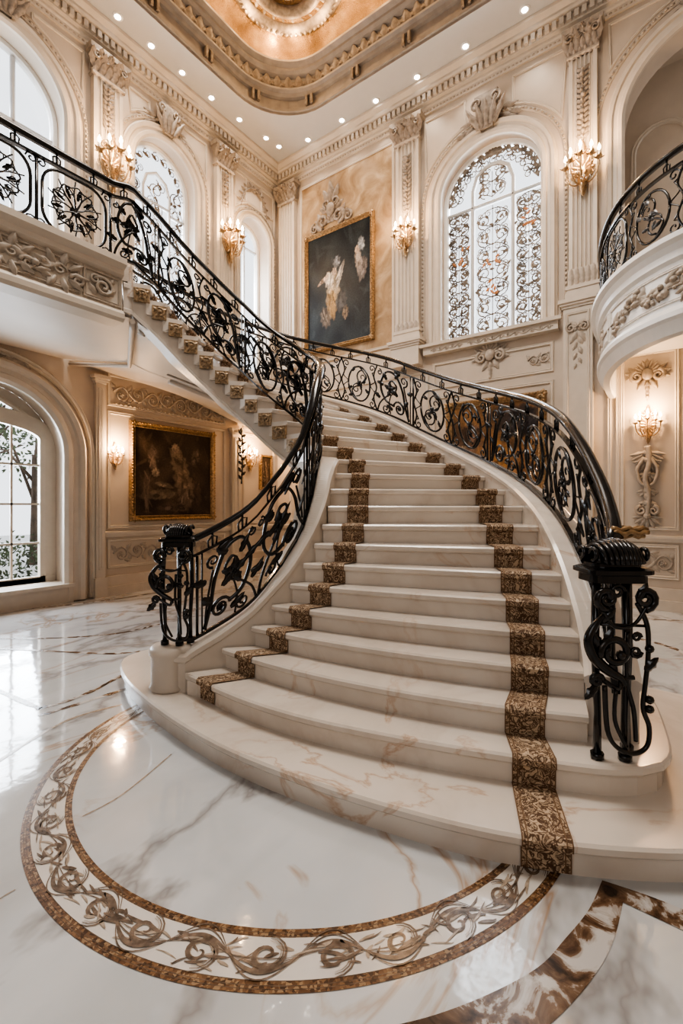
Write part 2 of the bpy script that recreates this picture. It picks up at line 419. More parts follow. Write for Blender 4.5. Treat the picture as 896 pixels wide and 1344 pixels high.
# ------------------------------------------------------------------ ceiling with a round-cornered coffer
HX0, HX1, HY0, HY1, HR = -7.40, -.2, 1.2, 7.83, 1.25
def rrect(x0, y0, x1, y1, r, n=10):
    out = []
    for cx, cy, a in ((x1-r, y1-r, 0), (x0+r, y1-r, PI/2), (x0+r, y0+r, PI), (x1-r, y0+r, 1.5*PI)):
        for i in range(n+1): out.append((cx+r*math.cos(a+PI/2*i/n), cy+r*math.sin(a+PI/2*i/n)))
    return out                                             # counter-clockwise from the right side
def rr(inset, z, rmul=0): return [(x, y, z) for x, y in rrect(HX0+inset, HY0+inset, HX1-inset, HY1-inset, max(.3, HR-inset*.6))]
mb = MB(); hole = rrect(HX0, HY0, HX1, HY1, HR); k = len(hole)
outer = []
for i, (x, y) in enumerate(hole):                          # push each point out to the room's edge
    q = i // 11; cx, cy = ((XR, YB), (XL, YB), (XL, YF), (XR, YF))[q]; j = i % 11
    ex = {0: ((cx, y), (x, cy)), 1: ((x, cy), (cx, y)), 2: ((cx, y), (x, cy)), 3: ((x, cy), (cx, y))}[q]
    outer.append(ex[0] if j < 5 else ((cx, cy) if j == 5 else ex[1]))
mb.grid([[(x, y, ZC) for x, y in outer], [(x, y, ZC) for x, y in hole]], False, closed_u=True)
struct('ceiling', mb, 'ceil')
mb = MB()                                                  # stepped coffer mouldings
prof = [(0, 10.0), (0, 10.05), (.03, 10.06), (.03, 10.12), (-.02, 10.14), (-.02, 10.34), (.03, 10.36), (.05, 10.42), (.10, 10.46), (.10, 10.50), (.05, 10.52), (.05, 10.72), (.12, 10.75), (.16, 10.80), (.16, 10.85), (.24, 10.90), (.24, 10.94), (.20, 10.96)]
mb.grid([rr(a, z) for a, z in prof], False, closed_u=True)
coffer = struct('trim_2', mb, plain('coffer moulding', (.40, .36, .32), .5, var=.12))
mb = MB()                                                  # carved leaf band and beads round the coffer
path = rrect(HX0+.05, HY0+.05, HX1-.05, HY1-.05, HR-.03, 14)
def walk(path, step, closed=True):
    pts = list(path)+([path[0]] if closed else []); acc = 0; out = []
    for a, b in zip(pts, pts[1:]):
        d = math.hypot(b[0]-a[0], b[1]-a[1])
        if d < 1e-9: continue
        t = -acc
        while t + step <= d:
            t += step; q = t/d; out.append((a[0]+(b[0]-a[0])*q, a[1]+(b[1]-a[1])*q, math.atan2(b[1]-a[1], b[0]-a[0])))
        acc = d - t
    return out
for n_, (x, y, an) in enumerate(walk(path, .23)):
    if y < 2.5 or x > 0: continue
    F = frame((x, y, 10.53), (math.cos(an), math.sin(an), 0), (0, 0, 1), (-math.sin(an), math.cos(an), 0))
    F2 = lambda a, b, h=0., F=F: F(a, b, h)
    mb.leaf(F2, 0, 0, PI/2, .22, .17, 0.0, .035, .05)
    mb.leaf(F2, -.05, .02, PI*.72, .15, .09, 0.0, .03); mb.leaf(F2, .05, .02, PI*.28, .15, .09, 0, .03)
    mb.blob((.11, .03, .02), (.028, .028, .03), 6, 4, F2)
for n_, (x, y, an) in enumerate(walk(path, 1.15)):
    if y < 2.5 or x > 0: continue
    F = frame((x, y, 10.14), (math.cos(an), math.sin(an), 0), (0, 0, 1), (-math.sin(an), math.cos(an), 0))
    for dx in (-.06, .06):
        mb.prism([(dx-.025, 0), (dx+.025, 0), (dx+.025, .2), (dx-.025, .2)], -.05, .02, F)
struct('trim_3', mb, 'orn')
mb = MB()                                                  # gilded vault
prof = [(.20, 10.96), (.17, 11.02), (.17, 11.14), (.21, 11.28), (.30, 11.40), (.45, 11.47), (.7, 11.5), (1.2, 11.505)]
rows = [rr(a, z) for a, z in prof]; mb.grid(rows, True, closed_u=True)
kk = len(rows[0]); b = len(mb.v)-kk; mb.f.append(tuple(b+i for i in range(kk))); mb.sm.append(False)
struct('ceiling_vault', mb, 'goldleaf')
mb = MB(); RC = (-6.02, 6.55, 11.5)                        # round plaster relief in the vault
def ring(R, prof, n=48):
    mb.grid([[(RC[0]+(R+a)*math.cos(2*PI*i/n), RC[1]+(R+a)*math.sin(2*PI*i/n), RC[2]-h) for i in range(n)] for a, h in prof], True, closed_u=True)
ring(.98, [(-.14, 0), (-.14, .06), (-.08, .10), (0, .14), (.08, .10), (.14, .05), (.14, 0)]); ring(.62, [(-.10, 0), (-.10, .09), (-.04, .14), (.04, .14), (.10, .07), (.10, 0)])
ring(.30, [(-.10, 0), (-.06, .08), (.04, .10), (.10, 0)])
FV = frame(RC, (1, 0, 0), (0, 1, 0), (0, 0, -1))
for i in range(26):
    a = 2*PI*i/26
    mb.leaf(FV, 1.12*math.cos(a), 1.12*math.sin(a), a+.5, .24, .14, 0, .05, .03)
    mb.leaf(FV, .74*math.cos(a), .74*math.sin(a), a-.4, .16, .10, 0, .05)
for i in range(60):
    a = 2*PI*i/60; mb.blob((.98*math.cos(a), .98*math.sin(a), .14), (.035, .035, .03), 6, 4, FV)
struct('trim_4', mb, 'orn')

# ------------------------------------------------------------------ cornice along both walls
mb = MB(); cpath = [(XL, YF, 0), (XL, YB, 0), (XR, YB, 0)]
cp = [(-.001, 9.50), (-.035, 9.50), (-.035, 9.60), (-.06, 9.62), (-.06, 9.66), (-.12, 9.67), (-.12, 9.82), (-.20, 9.83), (-.22, 9.86), (-.22, 9.90), (-.30, 9.95), (-.31, 9.995), (-.001, 9.995)]
mb.sweep(cpath, cp)
for y in np.arange(1.5, YB-.2, .115): mb.box((XL+.10, y, 9.70), (XL+.175, y+.07, 9.815))
for x in np.arange(XL+.2, 1.6, .115): mb.box((x, YB-.175, 9.70), (x+.07, YB-.10, 9.815))
struct('trim_5', mb, 'trim')
mb = MB()
beads(mb, FL, [(2, 9.55), (YB-.1, 9.55)], .07, .018, .035); beads(mb, FB, [(XL+.1, 9.55), (1.6, 9.55)], .07, .018, .035)
struct('trim_6', mb, 'orn2')

# ------------------------------------------------------------------ panel mouldings and window surrounds
ARCHP = [(-.16, 0), (-.16, .05), (-.12, .085), (-.07, .085), (-.05, .06), (.0, .06), (.02, .09), (.07, .10), (.09, .06), (.11, .045), (.11, 0)]
def surround(mb, F, o, e=.11, foot=None, prof=ARCHP):
    o0, o1, s, sp, rise = o; s = s if foot is None else foot
    pts = [(o1+e, s)] + [(x, z) for x, z in archpts(o0, o1, sp, rise, 28, e)] + [(o0-e, s)]
    mb.mould(F, pts, [(-q, h) for q, h in prof][::-1])
mb = MB(); surround(mb, FL, W1); surround(mb, FL, W2); surround(mb, FL, W3, .08, None, [(a*.6, h) for a, h in ARCHP]); struct('trim_7', mb, 'trim')
mb = MB(); surround(mb, FB, WB, .12); surround(mb, FB, AB, .12)
mb.box((-4.22, YB-.16, 4.60), (-1.72, YB-.001, 4.80)); mb.box((-4.28, YB-.22, 4.74), (-1.66, YB-.16, 4.80))
struct('trim_8', mb, 'trim')
mb = MB(); surround(mb, FL, DOOR, .14, 0.02, [(a*1.35, h*1.3) for a, h in ARCHP]); surround(mb, FL, DOOR, .40, .02, PT(.10, .06))
mb.box((XL+.001, 1.40, .0), (XL+.10, 3.78, .318)); mb.box((XL+.10, 1.40, .26), (XL+.16, 3.78, .32))
struct('trim_9', mb, 'trim')
# beaded frames that follow each upper window up to the cornice
def outerframe(mb, mo, F, o, e, z0, z1, xa, xb):
    o0, o1, s, sp, rise = o
    pts = [(o1+e, z0)] + archpts(o0, o1, sp, rise, 24, e) + [(o0-e, z0)]
    mb.mould(F, pts, PT(.07, .035)); beads(mo, F, pts, .085, .022, .035)
    for sgn, xe in ((1, xb), (-1, xa)):                     # spandrel panels
        c = (o0+o1)/2; r = (o1-o0)/2+e+.10
        arc = [(c+sgn*r*math.cos(a), sp+(rise+e+.10)*math.sin(a)) for a in np.linspace(.12, 1.25, 10)]
        poly = arc + [(arc[-1][0], z1), (xe, z1), (xe, arc[0][1])]
        if (xe-arc[0][0])*sgn < .02: poly = [p for p in poly if (p[0]-xe)*sgn < 0] + [(arc[-1][0], z1), (xe, z1)]
        if len(poly) > 3:
            mb.mould(F, poly if sgn > 0 else poly[::-1], PT(.05, .025), True)
mb = MB(); mo = MB()
outerframe(mb, mo, FL, W1, .32, 4.8, 9.38, 1.3, 3.98); outerframe(mb, mo, FL, W2, .30, 4.8, 9.38, 4.80, 6.55); outerframe(mb, mo, FL, W3, .2, 4.8, 9.3, 7.35, 8.65)
outerframe(mb, mo, FB, WB, .36, 4.85, 9.38, -4.25, -1.62); outerframe(mb, mo, FB, AB, .38, 4.35, 9.40, -.98, 1.9)
struct('trim_10', mb, 'trim'); struct('trim_11', mo, 'orn2')
mb = MB()                                                   # lower panel mouldings on both walls
for y0, y1 in ((4.42, 7.05), (7.62, 8.62)):
    mb.mould(FL, rectpath(y0, 1.22, y1, 3.28), PT(.06, .03), True); mb.mould(FL, rectpath(y0, .50, y1, .98), PT(.05, .025), True)
    mb.mould(FL, rectpath(y0, 3.42, y1, 3.95), PT(.05, .025), True)
mb.sweep([(XL, 4.28, 0), (XL, YB, 0), (-1.68, YB, 0)], [(-.001, 1.04), (-.03, 1.04), (-.055, 1.10), (-.055, 1.13), (-.001, 1.15)])
for x0, x1, z0, z1 in ((-7.9, -4.2, 1.25, 4.3), (-4.05, -1.85, 3.95, 4.42), (-4.05, -1.85, 1.3, 3.75), (-4.05, -1.85, .5, .98), (-.98, -.80, 1.25, 4.0), (-.86, -.08, 1.25, 3.98), (.05, .95, 1.25, 3.98), (-.86, -.08, .5, .98), (.05, .95, .5, .98)):
    mb.mould(FB, rectpath(x0, z0, x1, z1), PT(.06, .03), True)
mb.sweep([(-1.02, YB, 0), (3.0, YB, 0)], [(-.001, 1.04), (-.03, 1.04), (-.055, 1.10), (-.055, 1.13), (-.001, 1.15)])
for x0, x1, z0, z1 in ((-7.55, -4.98, 5.0, 9.3),):
    mb.mould(FB, rectpath(x0, z0, x1, z1), PT(.07, .035), True)
for z in (9.30,):
    for y0, y1 in ((7.35, 8.6),): mb.mould(FL, rectpath(y0, 8.75, y1, 9.35), PT(.05, .025), True)
struct('trim_12', mb, 'trim')
mb = MB(); mb.box((XL, 4.28, 0), (XL+.05, YB, .34)); mb.box((XL, 4.28, .0), (XL+.09, YB, .16)); struct('baseboard_left', mb, 'trim')
mb = MB(); mb.box((XL+.1, YB-.05, 0), (-1.72, YB, .34)); mb.box((-1.0, YB-.05, 0), (3, YB, .34)); mb.box((XL+.1, YB-.09, 0), (-1.72, YB, .16)); mb.box((-1.0, YB-.09, 0), (3, YB, .16)); struct('baseboard_back', mb, 'trim')
mb = MB(); mb.box((-7.52, YB-.012, 4.95), (-5.0, YB-.001, 9.28)); struct('trim_13', mb, 'stone')   # ochre wall panel behind the large painting
# frieze scrolls in low relief
def vine(mb, F, a0, a1, b, amp, n, r=.012, h=.012, lf=True):
    w = (a1-a0)/n
    mb.tube2(F, [(a0+(a1-a0)*i/(n*10), b+amp*.55*math.sin(PI*i/10)) for i in range(n*10+1)], r, h)
    for i in range(n):
        s = 1 if i % 2 == 0 else -1; cx = a0+w*(i+.5)
        mb.tube2(F, spiral(cx, b-s*amp*.15, amp*.75, amp*.12, PI/2*s, s*-1.4, 20), taper(20, r*1.1, r*.5), h)
        mb.flower(F, cx, b-s*amp*.15, amp*.32, 5, h, r*1.2)
        if lf:
            mb.leaf(F, cx+w*.3, b+s*amp*.2, s*.9, amp*1.0, amp*.55, 0, r*1.6); mb.leaf(F, cx-w*.3, b+s*amp*.2, PI-s*.9, amp*.9, amp*.5, 0, r*1.6)
            mb.leaf(F, cx+w*.2, b-s*amp*.7, -s*.3, amp*.8, amp*.4, 0, r*1.6)
mb = MB(); vine(mb, FL, 4.5, 7.0, 3.66, .19, 8, .02, .016); beads(mb, FL, [(4.46, 3.45), (7.03, 3.45)], .09, .022, .03); vine(mb, FL, 7.65, 8.6, 3.68, .14, 3); vine(mb, FL, 4.5, 6.95, .74, .17, 8, .016, .012); vine(mb, FB, -3.95, -1.95, .74, .13, 7, .01, .008)
vine(mb, FB, -.80, -.14, .74, .17, 3, .016, .012); vine(mb, FB, .1, .9, .74, .13, 3, .01, .008)
struct('trim_14', mb, 'orn2')
mb = MB(); vine(mb, FB, -4.05, -3.4, 4.66, .05, 5, .008, .165); vine(mb, FB, -3.3, -1.8, 4.66, .05, 11, .008, .165); vine(mb, FB, -2.25, -1.88, 4.18, .12, 2)
struct('trim_15', mb, 'orn2')

# ------------------------------------------------------------------ windows
def archwindow(name, F, o, back, muntin, bar=.05, lattice=None, latmat='winorn', framemat='white'):
    """white frame, bars, pane and an iron lattice, set back in the opening"""
    o0, o1, s, sp, rise = o
    G = lambda a, b, h=0.: F(a, b, h-back)
    mb = MB(); i_ = .0
    pts = [(o1, s)] + archpts(o0, o1, sp, rise) + [(o0, s)]
    mb.mould(G, pts, [(0, 0), (0, .10), (.07, .10), (.09, .05), (.09, 0)], True)
    w = mb.build(name, framemat); w['kind'] = 'structure'
    mb = MB()
    for (p) in muntin: mb.mould(G, p, [(-bar/2, .02), (-bar/2, .06), (-bar*.2, .08), (bar*.2, .08), (bar/2, .06), (bar/2, .02)])
    if muntin: mb.build('muntin', 'bar', w)
    mb = MB(); poly = [(o0, s), (o1, s)] + archpts(o0, o1, sp, rise)[1:-1]
    mb.add([G(x, z, .03) for x, z in poly], [tuple(range(len(poly)))]); mb.build('pane', 'glass', w)
    if lattice:
        mb = MB(); lattice(mb, lambda a, b, h=0.: F(a, b, h-back+.05)); mb.build('lattice', latmat, w)
    return w
archwindow('window_1', FL, W1, .40, [[(2.25, 4.75), (2.25, 8.5)], [(3.05, 4.75), (3.05, 8.78)], [(1.85, 7.75), (3.70, 7.75)], [(1.85, 6.3), (3.70, 6.3)]], .07)
def lat2(mb, F):
    rnd = random.Random(3)
    for c in (5.1, 5.56, 6.03):
        z = 5.0
        while z < 8.1:
            s = 1 if rnd.random() < .5 else -1; r = rnd.uniform(.12, .19)
            mb.tube2(F, spiral(c, z+r, r, .03, -PI/2, s*1.5, 18), .010, 0, 4); mb.tube2(F, crv([(c, z), (c+s*.07, z+r), (c-s*.05, z+2*r), (c, z+2.4*r)], 4), .012, 0, 4); mb.tube2(F, spiral(c-s*.11, z+r*1.6, r*.6, .02, PI/2, s*1.3, 12), .008, 0, 4)
            for _ in range(4): mb.leaf(F, c+rnd.uniform(-.13, .13), z+rnd.uniform(0, .3), rnd.uniform(0, 6.3), .11, .05, 0, .008)
            z += 2.1*r
    for i in range(9):
        a = PI*(i+.5)/9; mb.tube2(F, spiral(5.565+.56*math.cos(a), 8.1+.55*math.sin(a), .1, .02, a, 1.3, 12), .008, 0, 4)
        mb.leaf(F, 5.565+.5*math.cos(a), 8.1+.5*math.sin(a), a+1, .14, .07, 0, .01)
archwindow('window_2', FL, W2, .36, [[(5.27, 4.75), (5.27, 7.95), (5.35, 8.2), (5.56, 8.33), (5.78, 8.2), (5.86, 7.95), (5.86, 4.75)], [(4.85, 7.6), (5.27, 7.6)], [(5.86, 7.6), (6.28, 7.6)], [(5.27, 7.7), (5.86, 7.7)]], .055, lat2)
archwindow('window_3', FL, W3, .40, [[(7.95, 4.75), (7.95, 8.4)], [(7.47, 7.9), (8.42, 7.9)]], .05)
def lat4(mb, F):
    rnd = random.Random(5)
    def column(x0, x1, z0, z1):
        c = (x0+x1)/2; w = (x1-x0)/2
        mb.tube2(F, [(c, z0), (c, z1)], .008, 0, 5)
        z = z0+.02; i = 0
        while z < z1-.15:
            r = w*.42
            for s in (-1, 1):
                mb.tube2(F, spiral(c+s*w*.48, z+r, r, .02, -PI/2, s*1.55, 20), .013, 0, 4); mb.tube2(F, spiral(c+s*w*.72, z+r*1.9, r*.42, .01, -PI/2, -s*1.4, 12), .010, 0, 4)
                mb.tube2(F, crv([(c, z), (c+s*w*.3, z+r*.4), (c+s*w*.9, z+r*1.2), (c+s*w*.5, z+r*2.2), (c, z+r*2.5)], 4), .011, 0, 4)
                mb.tube2(F, spiral(c+s*w*.25, z+r*2.0, r*.5, .01, PI/2, -s*1.3, 12), .010, 0, 4)
                for q in range(4): mb.leaf(F, c+s*w*rnd.uniform(.15, .85), z+r*rnd.uniform(.2, 2.), rnd.uniform(0, 6.3), .10, .05, 0, .01)
            z += r*2.35; i += 1
    column(-3.86, -3.40, 4.9, 7.35); column(-3.30, -2.62, 4.9, 7.35); column(-2.54, -2.05, 4.9, 7.35)
    column(-3.25, -2.68, 7.50, 8.0)
    for i in range(15):
        a = PI*(i+.5)/15; R = .78; x, z = -2.955+R*math.cos(a)*1.02, 7.62+R*.93*math.sin(a)
        mb.tube2(F, spiral(x, z, .12, .02, a+PI, 1.4*(1 if i % 2 else -1), 16), .016, 0, 4); mb.tube2(F, spiral(x*.82-2.955*.18, 7.62+(z-7.62)*.82, .08, .02, a, 1.3, 14), .011, 0, 4)
        mb.leaf(F, x, z, a+.8, .16, .08, 0, .02); mb.leaf(F, x, z, a-1.4, .15, .07, 0, .02)
    for i in range(7):
        mb.leaf(F, -2.955, 8.32, PI*i/6, .2, .09, 0, .03)
archwindow('window_4', FB, WB, .30, [[(-3.35, 4.8), (-3.35, 7.75), (-3.27, 8.0), (-3.1, 8.12), (-2.97, 8.14), (-2.83, 8.12), (-2.66, 8.0), (-2.58, 7.75), (-2.58, 4.8)], [(-3.93, 7.42), (-3.35, 7.42)], [(-3.35, 7.42), (-2.58, 7.42)], [(-2.58, 7.42), (-1.98, 7.42)]], .07, lat4)
mb = MB()                                                   # coral coloured buds in the lattice
rnd = random.Random(9)
for c, zz in ((-2.97, 5.8), (-2.97, 6.35), (-2.3, 6.9), (-3.62, 6.5)):
    for i in range(7): mb.leaf(lambda a, b, h=0.: FB(a, b, h-.23), c+rnd.uniform(-.16, .16), zz+rnd.uniform(-.15, .15), rnd.uniform(0, 6.3), .10, .05, 0, .01)
mb.build('lattice_bud', plain('coral glass', (.50, .22, .09), .3), bpy.data.objects['window_4'])
# French window, lower left
G0 = frame((XL-.5, 0, 0), (0, 1, 0), (0, 0, 1), (1, 0, 0))
mb = MB(); pts = [(3.55, .32)] + archpts(1.62, 3.55, 2.72, .30, 16) + [(1.62, .32)]
mb.mould(G0, pts, [(-.17, 0), (-.17, .08), (0, .10), (.08, .10), (.08, 0)], True)
a2 = [(3.72, 2.60)] + archpts(1.45, 3.72, 2.45, 1.10, 24)[1:-1] + [(1.45, 2.60)]
fan = archpts(1.72, 3.44, 3.02, .36, 16)
dw = mb.build('door_1', 'trim'); dw['kind'] = 'structure'
mb = MB()                                                   # head of the arch around the fanlight
top = archpts(1.45, 3.72, 2.45, 1.10, 24); low = [(3.55, 2.72)]+archpts(1.62, 3.55, 2.72, .30, 22)[1:-1]+[(1.62, 2.72)]
fl_in = [(3.28, 3.07), (3.12, 3.20), (2.9, 3.31), (2.585, 3.35), (2.27, 3.31), (2.05, 3.20), (1.89, 3.07)]
import bmesh
bm = bmesh.new()
def loop(pts):
    vs = [bm.verts.new(G0(x, z, .02)) for x, z in pts]; return [bm.edges.new((vs[i], vs[(i+1) % len(vs)])) for i in range(len(vs))]
es = loop([(3.72, 2.45)]+top[1:-1]+[(1.45, 2.45), (1.45, .32), (1.62, .32)]+low[::-1]+[(3.55, .32), (3.72, .32)]) + loop(fl_in)
bmesh.ops.triangle_fill(bm, edges=es, use_beauty=True)
me = bpy.data.meshes.new('door_head'); bm.to_mesh(me); bm.free(); me.materials.append(M['trim']); o = bpy.data.objects.new('door_head', me); col.objects.link(o); o.parent = dw
mb = MB(); mb.box((XL-.50, 1.5, .30), (XL-.40, 3.70, .42)); mb.build('bottom_rail', 'trim', dw)
mb = MB(); mb.mould(G0, fl_in, [(-.04, .02), (-.04, .06), (.0, .08), (.04, .06), (.04, .02)], True)
for y in (2.585,): mb.mould(G0, [(y, .32), (y, 3.02)], [(-.05, .02), (-.05, .07), (.05, .07), (.05, .02)])
for y in (2.1, 3.07): mb.mould(G0, [(y, .32), (y, 2.98)], [(-.016, .02), (-.016, .05), (.016, .05), (.016, .02)])
for z in (.98, 1.63, 2.28): mb.mould(G0, [(1.62, z), (3.55, z)], [(-.016, .02), (-.016, .05), (.016, .05), (.016, .02)])
mb.build('glazing_bar', 'trim', dw)
mb = MB(); poly = [(1.62, .32), (3.55, .32)]+archpts(1.62, 3.55, 2.72, .30, 12); mb.add([G0(x, z, .03) for x, z in poly], [tuple(range(len(poly)))])
mb.add([G0(x, z, .03) for x, z in fl_in], [tuple(range(len(fl_in)))]); mb.build('pane', 'glass', dw)
mb = MB(); vine(mb, lambda a, b, h=0.: G0(a, b, h+.03), 1.95, 3.2, 3.15, .07, 6, .008, .0); mb.build('fanlight_scroll', 'winorn', dw)
# ================================================================== STAIR
LK = {2:(-3.10,2.24),3:(-2.95,2.47),4:(-2.80,2.64),5:(-2.70,2.77),6:(-2.63,2.91),7:(-2.59,3.03),8:(-2.56,3.14),9:(-2.56,3.25),10:(-2.59,3.37),11:(-2.66,3.50),12:(-2.78,3.63),13:(-2.95,3.75),14:(-3.16,3.86),15:(-3.40,3.93),16:(-3.62,3.96),17:(-3.82,3.93),18:(-3.98,3.86),19:(-4.11,3.77),20:(-4.24,3.66),21:(-4.35,3.53),22:(-4.46,3.40),23:(-4.55,3.26),24:(-4.62,3.11),25:(-4.70,2.96),26:(-4.79,2.80)}
RK = {2:(-.34,2.58),3:(-.41,2.82),4:(-.46,3.04),5:(-.52,3.22),6:(-.60,3.40),7:(-.69,3.58),8:(-.80,3.77),9:(-.95,4.03),10:(-1.16,4.36),11:(-1.42,4.71),12:(-1.73,5.03),13:(-2.05,5.28),14:(-2.38,5.46),15:(-2.69,5.58),16:(-3.0,5.67),17:(-3.3,5.74),18:(-3.65,5.80),19:(-4.05,5.84),20:(-4.5,5.82),21:(-4.95,5.70),22:(-5.35,5.48),23:(-5.7,5.15),24:(-5.95,4.72),25:(-6.1,4.22),26:(-6.2,3.66)}
NS = 26; ZG = RIS*NS
def spl(D, k):
    k = min(max(k, 2), 26); i = min(int(k), 25); t = k-i
    p0, p1, p2, p3 = D[max(i-1, 2)], D[i], D[i+1], D[min(i+2, 26)]
    return tuple(.5*((2*b)+(-a+c)*t+(2*a-5*b+4*c-d)*t*t+(-a+3*b-3*c+d)*t**3) for a, b, c, d in zip(p0, p1, p2, p3))
def nrm(D, k, sgn):
    a, b = spl(D, max(2, k-.3)), spl(D, min(26, k+.3)); dx, dy = b[0]-a[0], b[1]-a[1]; l = math.hypot(dx, dy)
    return (-dy/l*sgn, dx/l*sgn)
def off(D, k, o, sgn):
    p = spl(D, k); n = nrm(D, k, sgn); return (p[0]+n[0]*o, p[1]+n[1]*o)
def sm(a, b, x): x = min(1, max(0, (x-a)/(b-a))); return x*x*(3-2*x)
BUL = {3: .16, 4: .11, 5: .06, 6: .03}
NT = 20
def nose(k, n=NT):
    if k == 2: return None
    L, R = LK[k], RK[k]; dx, dy = R[0]-L[0], R[1]-L[1]; l = math.hypot(dx, dy); fx, fy = dy/l, -dx/l; B = BUL.get(k, 0)
    return [(L[0]+dx*t+fx*B*4*t*(1-t), L[1]+dy*t+fy*B*4*t*(1-t)) for t in [i/(n-1) for i in range(n)]]
stair = thing('grand_staircase', 'sweeping cream marble staircase that curves up to the gallery', 'staircase', (-1.6, 3.0, 0))
def slab(outline, z, h, name):
    """low step of free outline with a rounded nosing"""
    n = len(outline); cen = (sum(p[0] for p in outline)/n, sum(p[1] for p in outline)/n)
    nr = []
    for i in range(n):
        a, c = outline[i-1], outline[(i+1) % n]; dx, dy = c[0]-a[0], c[1]-a[1]; l = math.hypot(dx, dy) or 1; nr.append((dy/l, -dx/l))
    def row(o, zz): return [(p[0]+q[0]*o, p[1]+q[1]*o, zz) for p, q in zip(outline, nr)]
    mb = MB(); mb.grid([row(-.035, z-h), row(-.035, z-.052), row(-.01, z-.05), row(0, z-.038), row(0, z-.012), row(-.012, z)], False, closed_u=True)
    b = len(mb.v)-n; mb.f.append(tuple(b+i for i in range(n))); mb.sm.append(False)
    return mb.build(name, 'step', stair, True)
S1 = crv([(-3.0, 3.2), (-3.7, 3.25), (-4.15, 3.05), (-4.36, 2.72), (-4.28, 2.40), (-3.85, 2.17), (-3.29, 2.02), (-2.70, 1.92), (-2.17, 1.88), (-1.62, 1.91), (-1.19, 1.97), (-.82, 2.05), (-.50, 2.16), (-.2, 2.31), (.1, 2.52), (.38, 2.85), (.5, 3.3), (.45, 3.9), (.15, 4.4), (-.5, 4.5)], 4)
slab(S1, RIS, RIS, 'step')
N2 = crv([(-3.10, 2.24), (-2.45, 2.17), (-1.86, 2.195), (-1.2, 2.335), (-.67, 2.50), (-.34, 2.62), (-.16, 2.74)], 4)
S2 = [(-2.9, 2.6)] + N2 + crv([(-.08, 2.85), (-.05, 3.0), (-.08, 3.3), (-.16, 3.75), (-.30, 4.05), (-.5, 4.1)], 3)
slab(S2, 2*RIS, RIS, 'step')
for k in range(3, NS+1):
    A = nose(k); z = k*RIS
    Bk = nose(k+1) if k < NS else [(A[i][0]*2-q[0], A[i][1]*2-q[1]) for i, q in enumerate(nose(k-1))]
    rows = []
    for i, (p, q) in enumerate(zip(A, Bk)):
        a, c = A[max(i-1, 0)], A[min(i+1, NT-1)]; dx, dy = c[0]-a[0], c[1]-a[1]; l = math.hypot(dx, dy); fx, fy = dy/l, -dx/l
        gx, gy = q[0]-p[0], q[1]-p[1]; gl = math.hypot(gx, gy); bx, by = q[0]+gx/gl*.05, q[1]+gy/gl*.05
        if k == NS: bx, by = p[0]-fx*.10, p[1]-fy*.10
        P_ = lambda o, zz: (p[0]-fx*o, p[1]-fy*o, zz)
        rows.append([(bx, by, z), P_(.012, z), P_(.0, z-.012), P_(0, z-.038), P_(.012, z-.05), P_(.035, z-.053), P_(.035, z-RIS), (bx, by, z-RIS)])
    mb = MB(); mb.grid(rows, False, closed_u=True)
    b = 0; mb.f.append(tuple(range(8))); mb.sm.append(False); b = len(mb.v)-8; mb.f.append(tuple(b+i for i in reversed(range(8)))); mb.sm.append(False)
    o = mb.build('step', 'step', stair, True)
    if 15 <= k < NS:                                        # carved bracket under each exposed step end
        (x0, y0), (x1, y1) = A[0], Bk[0]; n = nrm(LK, k+.5, 1); e = .014
        l = math.hypot(x1-x0, y1-y0); ex = ((x1-x0)/l, (y1-y0)/l, 0)
        F = frame((x0+n[0]*.004, y0+n[1]*.004, z-.054), ex, (0, 0, 1), (n[0], n[1], 0)); l -= .01
        mb = MB(); mb.prism([(.012, -.145), (l, -.145), (l, -.0), (.012, -.0)], -.02, .016, F)
        mb.tube2(F, spiral(l*.5, -.072, .056, .010, 0, 1.6, 16), .011, .020, 5); mb.flower(F, l*.5, -.07, .03, 5, .02, .014)
        for s in (-1, 1): mb.leaf(F, l*.5, -.07, PI/2+s*1.0, .085, .045, .016, .016); mb.leaf(F, l*.5, -.07, -PI/2+s*.7, .08, .04, .016, .016)
        mb.build('carved_bracket', 'bracket', o, True)
# inner curb that becomes an open string higher up
KS = [1.6]+[x/8 for x in range(16, 209)]
def shift(k): return -.30*sm(10.5, 15.0, k)
def Lin(k):                                                 # inner edge extrapolated to the newel
    if k < 2: p = spl(LK, 2); return (p[0]-.10*(2-k)/.4, p[1]-.06*(2-k)/.4)
    return spl(LK, k)
def Loff(k, o):
    p = Lin(k); n = nrm(LK, max(2, k), 1)
    if k < 3: m = (-.80, .60); t = sm(2, 3.2, k); n = (m[0]+(n[0]-m[0])*t, m[1]+(n[1]-m[1])*t)
    return (p[0]+n[0]*o, p[1]+n[1]*o)
rows = []
for k in KS:
    s = shift(k); zt = RIS*max(k, 2.05)+.13-.305*sm(11.5, 15, k); zb = max(RIS if k < 3 else 0, RIS*k-.50)
    rows.append([(*Loff(k, a+s), zz) for a, zz in ((.015, zb), (.015, zt-.075), (-.005, zt-.06), (-.005, zt-.02), (.02, zt), (.26, zt), (.29, zt-.02), (.29, zt-.06), (.27, zt-.075), (.27, zb+.05), (.285, zb+.04), (.285, zb))])
rows.append([(x-.005, y-.10, z) for x, y, z in rows[-1]])
mb = MB(); mb.grid(rows, False, closed_u=True); mb.f.append(tuple(len(mb.v)-12+i for i in range(12))); mb.sm.append(False)
c = Loff(1.6, .145); mb.lathe([(.15, RIS), (.165, RIS+.02), (.15, RIS+.05), (.15, .42), (.165, .435), (.165, .475), (.14, .499), (.001, .50)], (c[0]+.01, c[1]-.01, 0), 24)
mb.build('inner_string', 'string', stair, True)
NEWL = (c[0]+.0, c[1]+.0, .46)
rows = []                                                   # outer curb
